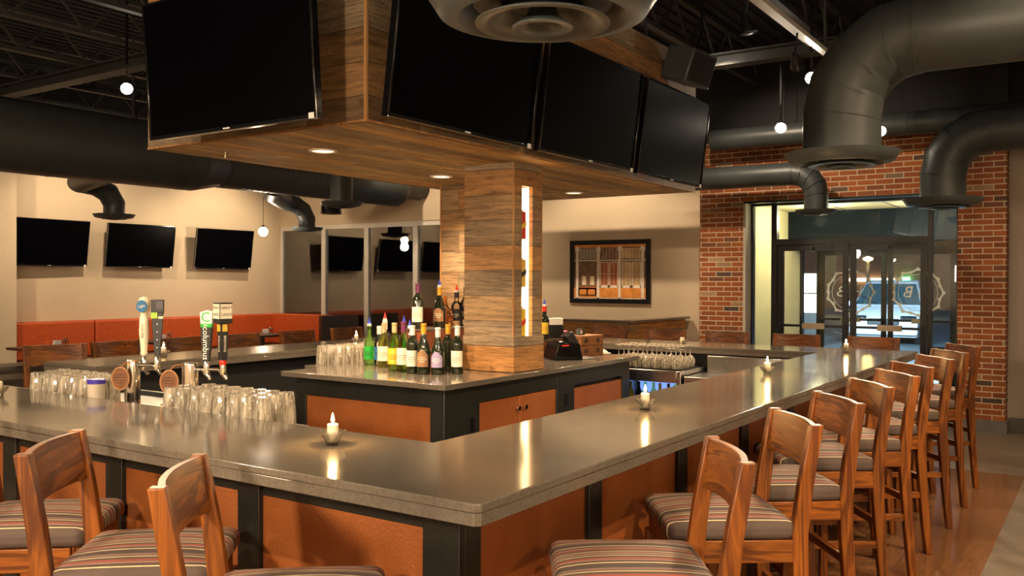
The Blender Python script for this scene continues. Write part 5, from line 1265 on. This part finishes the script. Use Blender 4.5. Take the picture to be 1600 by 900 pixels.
bottle(6.33, 3.93, 1.168, 'dark rum bottle with orange red label right of the lit column', 0.27, 'liq', M['wineglass'], M['labelyel'], M['labelred'], M['blueplastic'])
for (z, l, a, b_) in ((1.27, 'yellow labelled whisky bottle at the bottom of the lit slot', M['labelyel'], M['labelred']), (1.608, 'gold labelled whisky bottle in the middle of the lit slot', M['gold'], M['labelblack']), (1.938, 'red labelled whisky bottle at the top of the lit slot', M['labelred'], M['labelyel'])):
    t = thing('whisky_bottle', l, 'bottle', (5.142, cy0 + 0.048, z), 0, 'bottles in the lit column slot')
    mb(a).box(-0.034, 0.034, -0.034, 0.034, 0, 0.19).build('glass_body', t, bevel=0.006); mb(b_).prism([(-0.035, 0.06), (0.035, 0.09), (0.035, 0.125), (-0.035, 0.095)], -0.0352, -0.034, 'y').build('label', t)
    mb(M['gold']).lathe([(0.03, 0.19), (0.014, 0.21), (0.013, 0.26), (0.015, 0.262), (0.015, 0.28)], seg=16).build('neck', t)
# register things
t = thing('card_terminal', 'black payment terminal with a silver base right of the column', 'payment terminal', (6.12, 3.62, IZ), R(-35))
mb(M['bezel']).prism([(-0.13, 0), (0.13, 0), (0.10, 0.13), (-0.09, 0.15)], -0.10, 0.12, 'y').build('body', t, bevel=0.012)
mb(M['black']).box(0.08, 0.16, -0.05, 0.05, 0.0, 0.17, RY(-28)).build('card_reader', t, bevel=0.012); mb(M['steel']).box(0.08, 0.24, -0.09, 0.09, 0, 0.012).build('base_plate', t, bevel=0.004)
mb(M['redplastic']).box(-0.06, -0.0, -0.105, -0.10, 0.11, 0.12).build('status_light', t)
t = thing('napkin_holder', 'black ribbed holder with white paper beside the column', 'holder', (6.53, 3.96, 1.1685), R(-35))
g = mb(M['black']); g.box(-0.075, 0.075, -0.04, 0.04, 0, 0.11)
for k in range(7): g.box(-0.07 + k * 0.022, -0.06 + k * 0.022, -0.046, -0.04, 0.005, 0.108)
g.build('holder', t, bevel=0.002); mb(M['paper']).box(-0.072, 0.072, -0.03, 0.03, 0.11, 0.165).build('paper_stack', t)
for i, (x, y, z, l) in enumerate(((6.60, 3.70, IZ, 'lower wooden crate behind the payment terminal'), (6.60, 3.70, IZ + 0.085, 'upper wooden crate with round cut outs behind the payment terminal'))):
    t = thing('wooden_crate', l, 'crate', (x, y, z), R(-12), 'wooden crates on the island')
    mb(M['boxwood']).box(-0.14, 0.14, -0.09, 0.09, 0, 0.082).build('box', t, bevel=0.003)
    for xx in (-0.08, 0.07): mb(M['tablewood']).lathe([(0.022, 0), (0.022, 0.002)], M4=T(xx, -0.09, 0.04) @ RX(90), seg=18).build('round_hole', t)
    for yy in (-0.04, 0.04): mb(M['tablewood']).lathe([(0.018, 0), (0.018, 0.002)], M4=T(-0.14, yy, 0.04) @ RY(-90), seg=18).build('round_hole', t)
o = mb(M['pink']).lathe([(0.024, 0), (0.026, 0.05), (0.02, 0.055)], (6.66, 3.93, 1.168), 18).build('pink_cup'); tag(o, 'small pink cup on the riser behind the terminal', 'cup')
o = mb(M['labelblack']).prism([(-0.05, 0), (0.05, 0), (0.04, 0.05), (-0.03, 0.05)], -0.02, 0.02, 'y'); o.m(M['paper']).box(-0.03, 0.0, -0.0215, -0.02, 0.01, 0.04); o = o.build('card_stand'); o.location = (6.56, 3.72, IZ + 0.168); tag(o, 'tiny black and white card stand on the upper crate', 'sign')

# stemmed glasses upside down on the cooler
def stem():
    g = mb(M['tumbler']).lathe([(0.034, 0.0), (0.041, 0.03), (0.040, 0.06), (0.028, 0.085), (0.008, 0.098), (0.0038, 0.11), (0.0035, 0.17), (0.008, 0.178), (0.035, 0.182), (0.035, 0.185)], seg=20, cap0=False)
    g.lathe([(0.032, 0.0), (0.039, 0.03), (0.038, 0.06), (0.026, 0.083), (0.006, 0.095)], seg=20, cap0=False)
    return g.build('stemmed_glass')
SG = stem(); us = [False]
def put_stem(x, y, z, l, g_):
    o = SG if not us[0] else SG.copy()
    if us[0]: COL.objects.link(o)
    us[0] = True; o.location = (x, y, z); tag(o, l, 'glass', g_)
tray = mb(M['redplastic']).m(M['black']).box(6.98, 7.45, 3.0, 3.66, 0.90, 0.912); tag(tray.build('bar_tray'), 'black tray under the upturned stemmed glasses', 'tray')
for i in range(4):
    for k in range(7): put_stem(7.04 + 0.1 * i, 3.06 + 0.09 * k, 0.912, 'upturned stemmed glass on the tray above the lit cooler', 'upturned stemmed glasses above the cooler')
for i in range(3):
    for k in range(7): put_pint(4.88 + 0.095 * k, 5.04 - 0.0 * k - 0.095 * i, 1.0, 'upturned tumbler in the cluster behind the island at left', 'upturned tumblers on the rear counter')
sb = thing('snack_bowl', 'small bowl of pale garnishes behind the island', 'bowl', (7.2, 3.85, 0.95))
mb(M['white']).lathe([(0.04, 0), (0.08, 0.05), (0.075, 0.05), (0.03, 0.01)], seg=24).build('bowl', sb)
gb = mb(M['label']); 
for k in range(14): gb.ball((0.045 * math.cos(k * 2.4) * (k / 14), 0.045 * math.sin(k * 2.4) * (k / 14), 0.045 + 0.01 * (k % 3)), 0.018, 10)
gg = gb.build('garnish', sb); gg['kind'] = 'stuff'
mb(M['darkcab']).box(7.0, 7.5, 3.72, 5.2, 0, 0.95).build('underbar_cabinet'); tag(bpy.data.objects['underbar_cabinet'], 'dark cabinet under the far bar arm left of the cooler', 'cabinet')
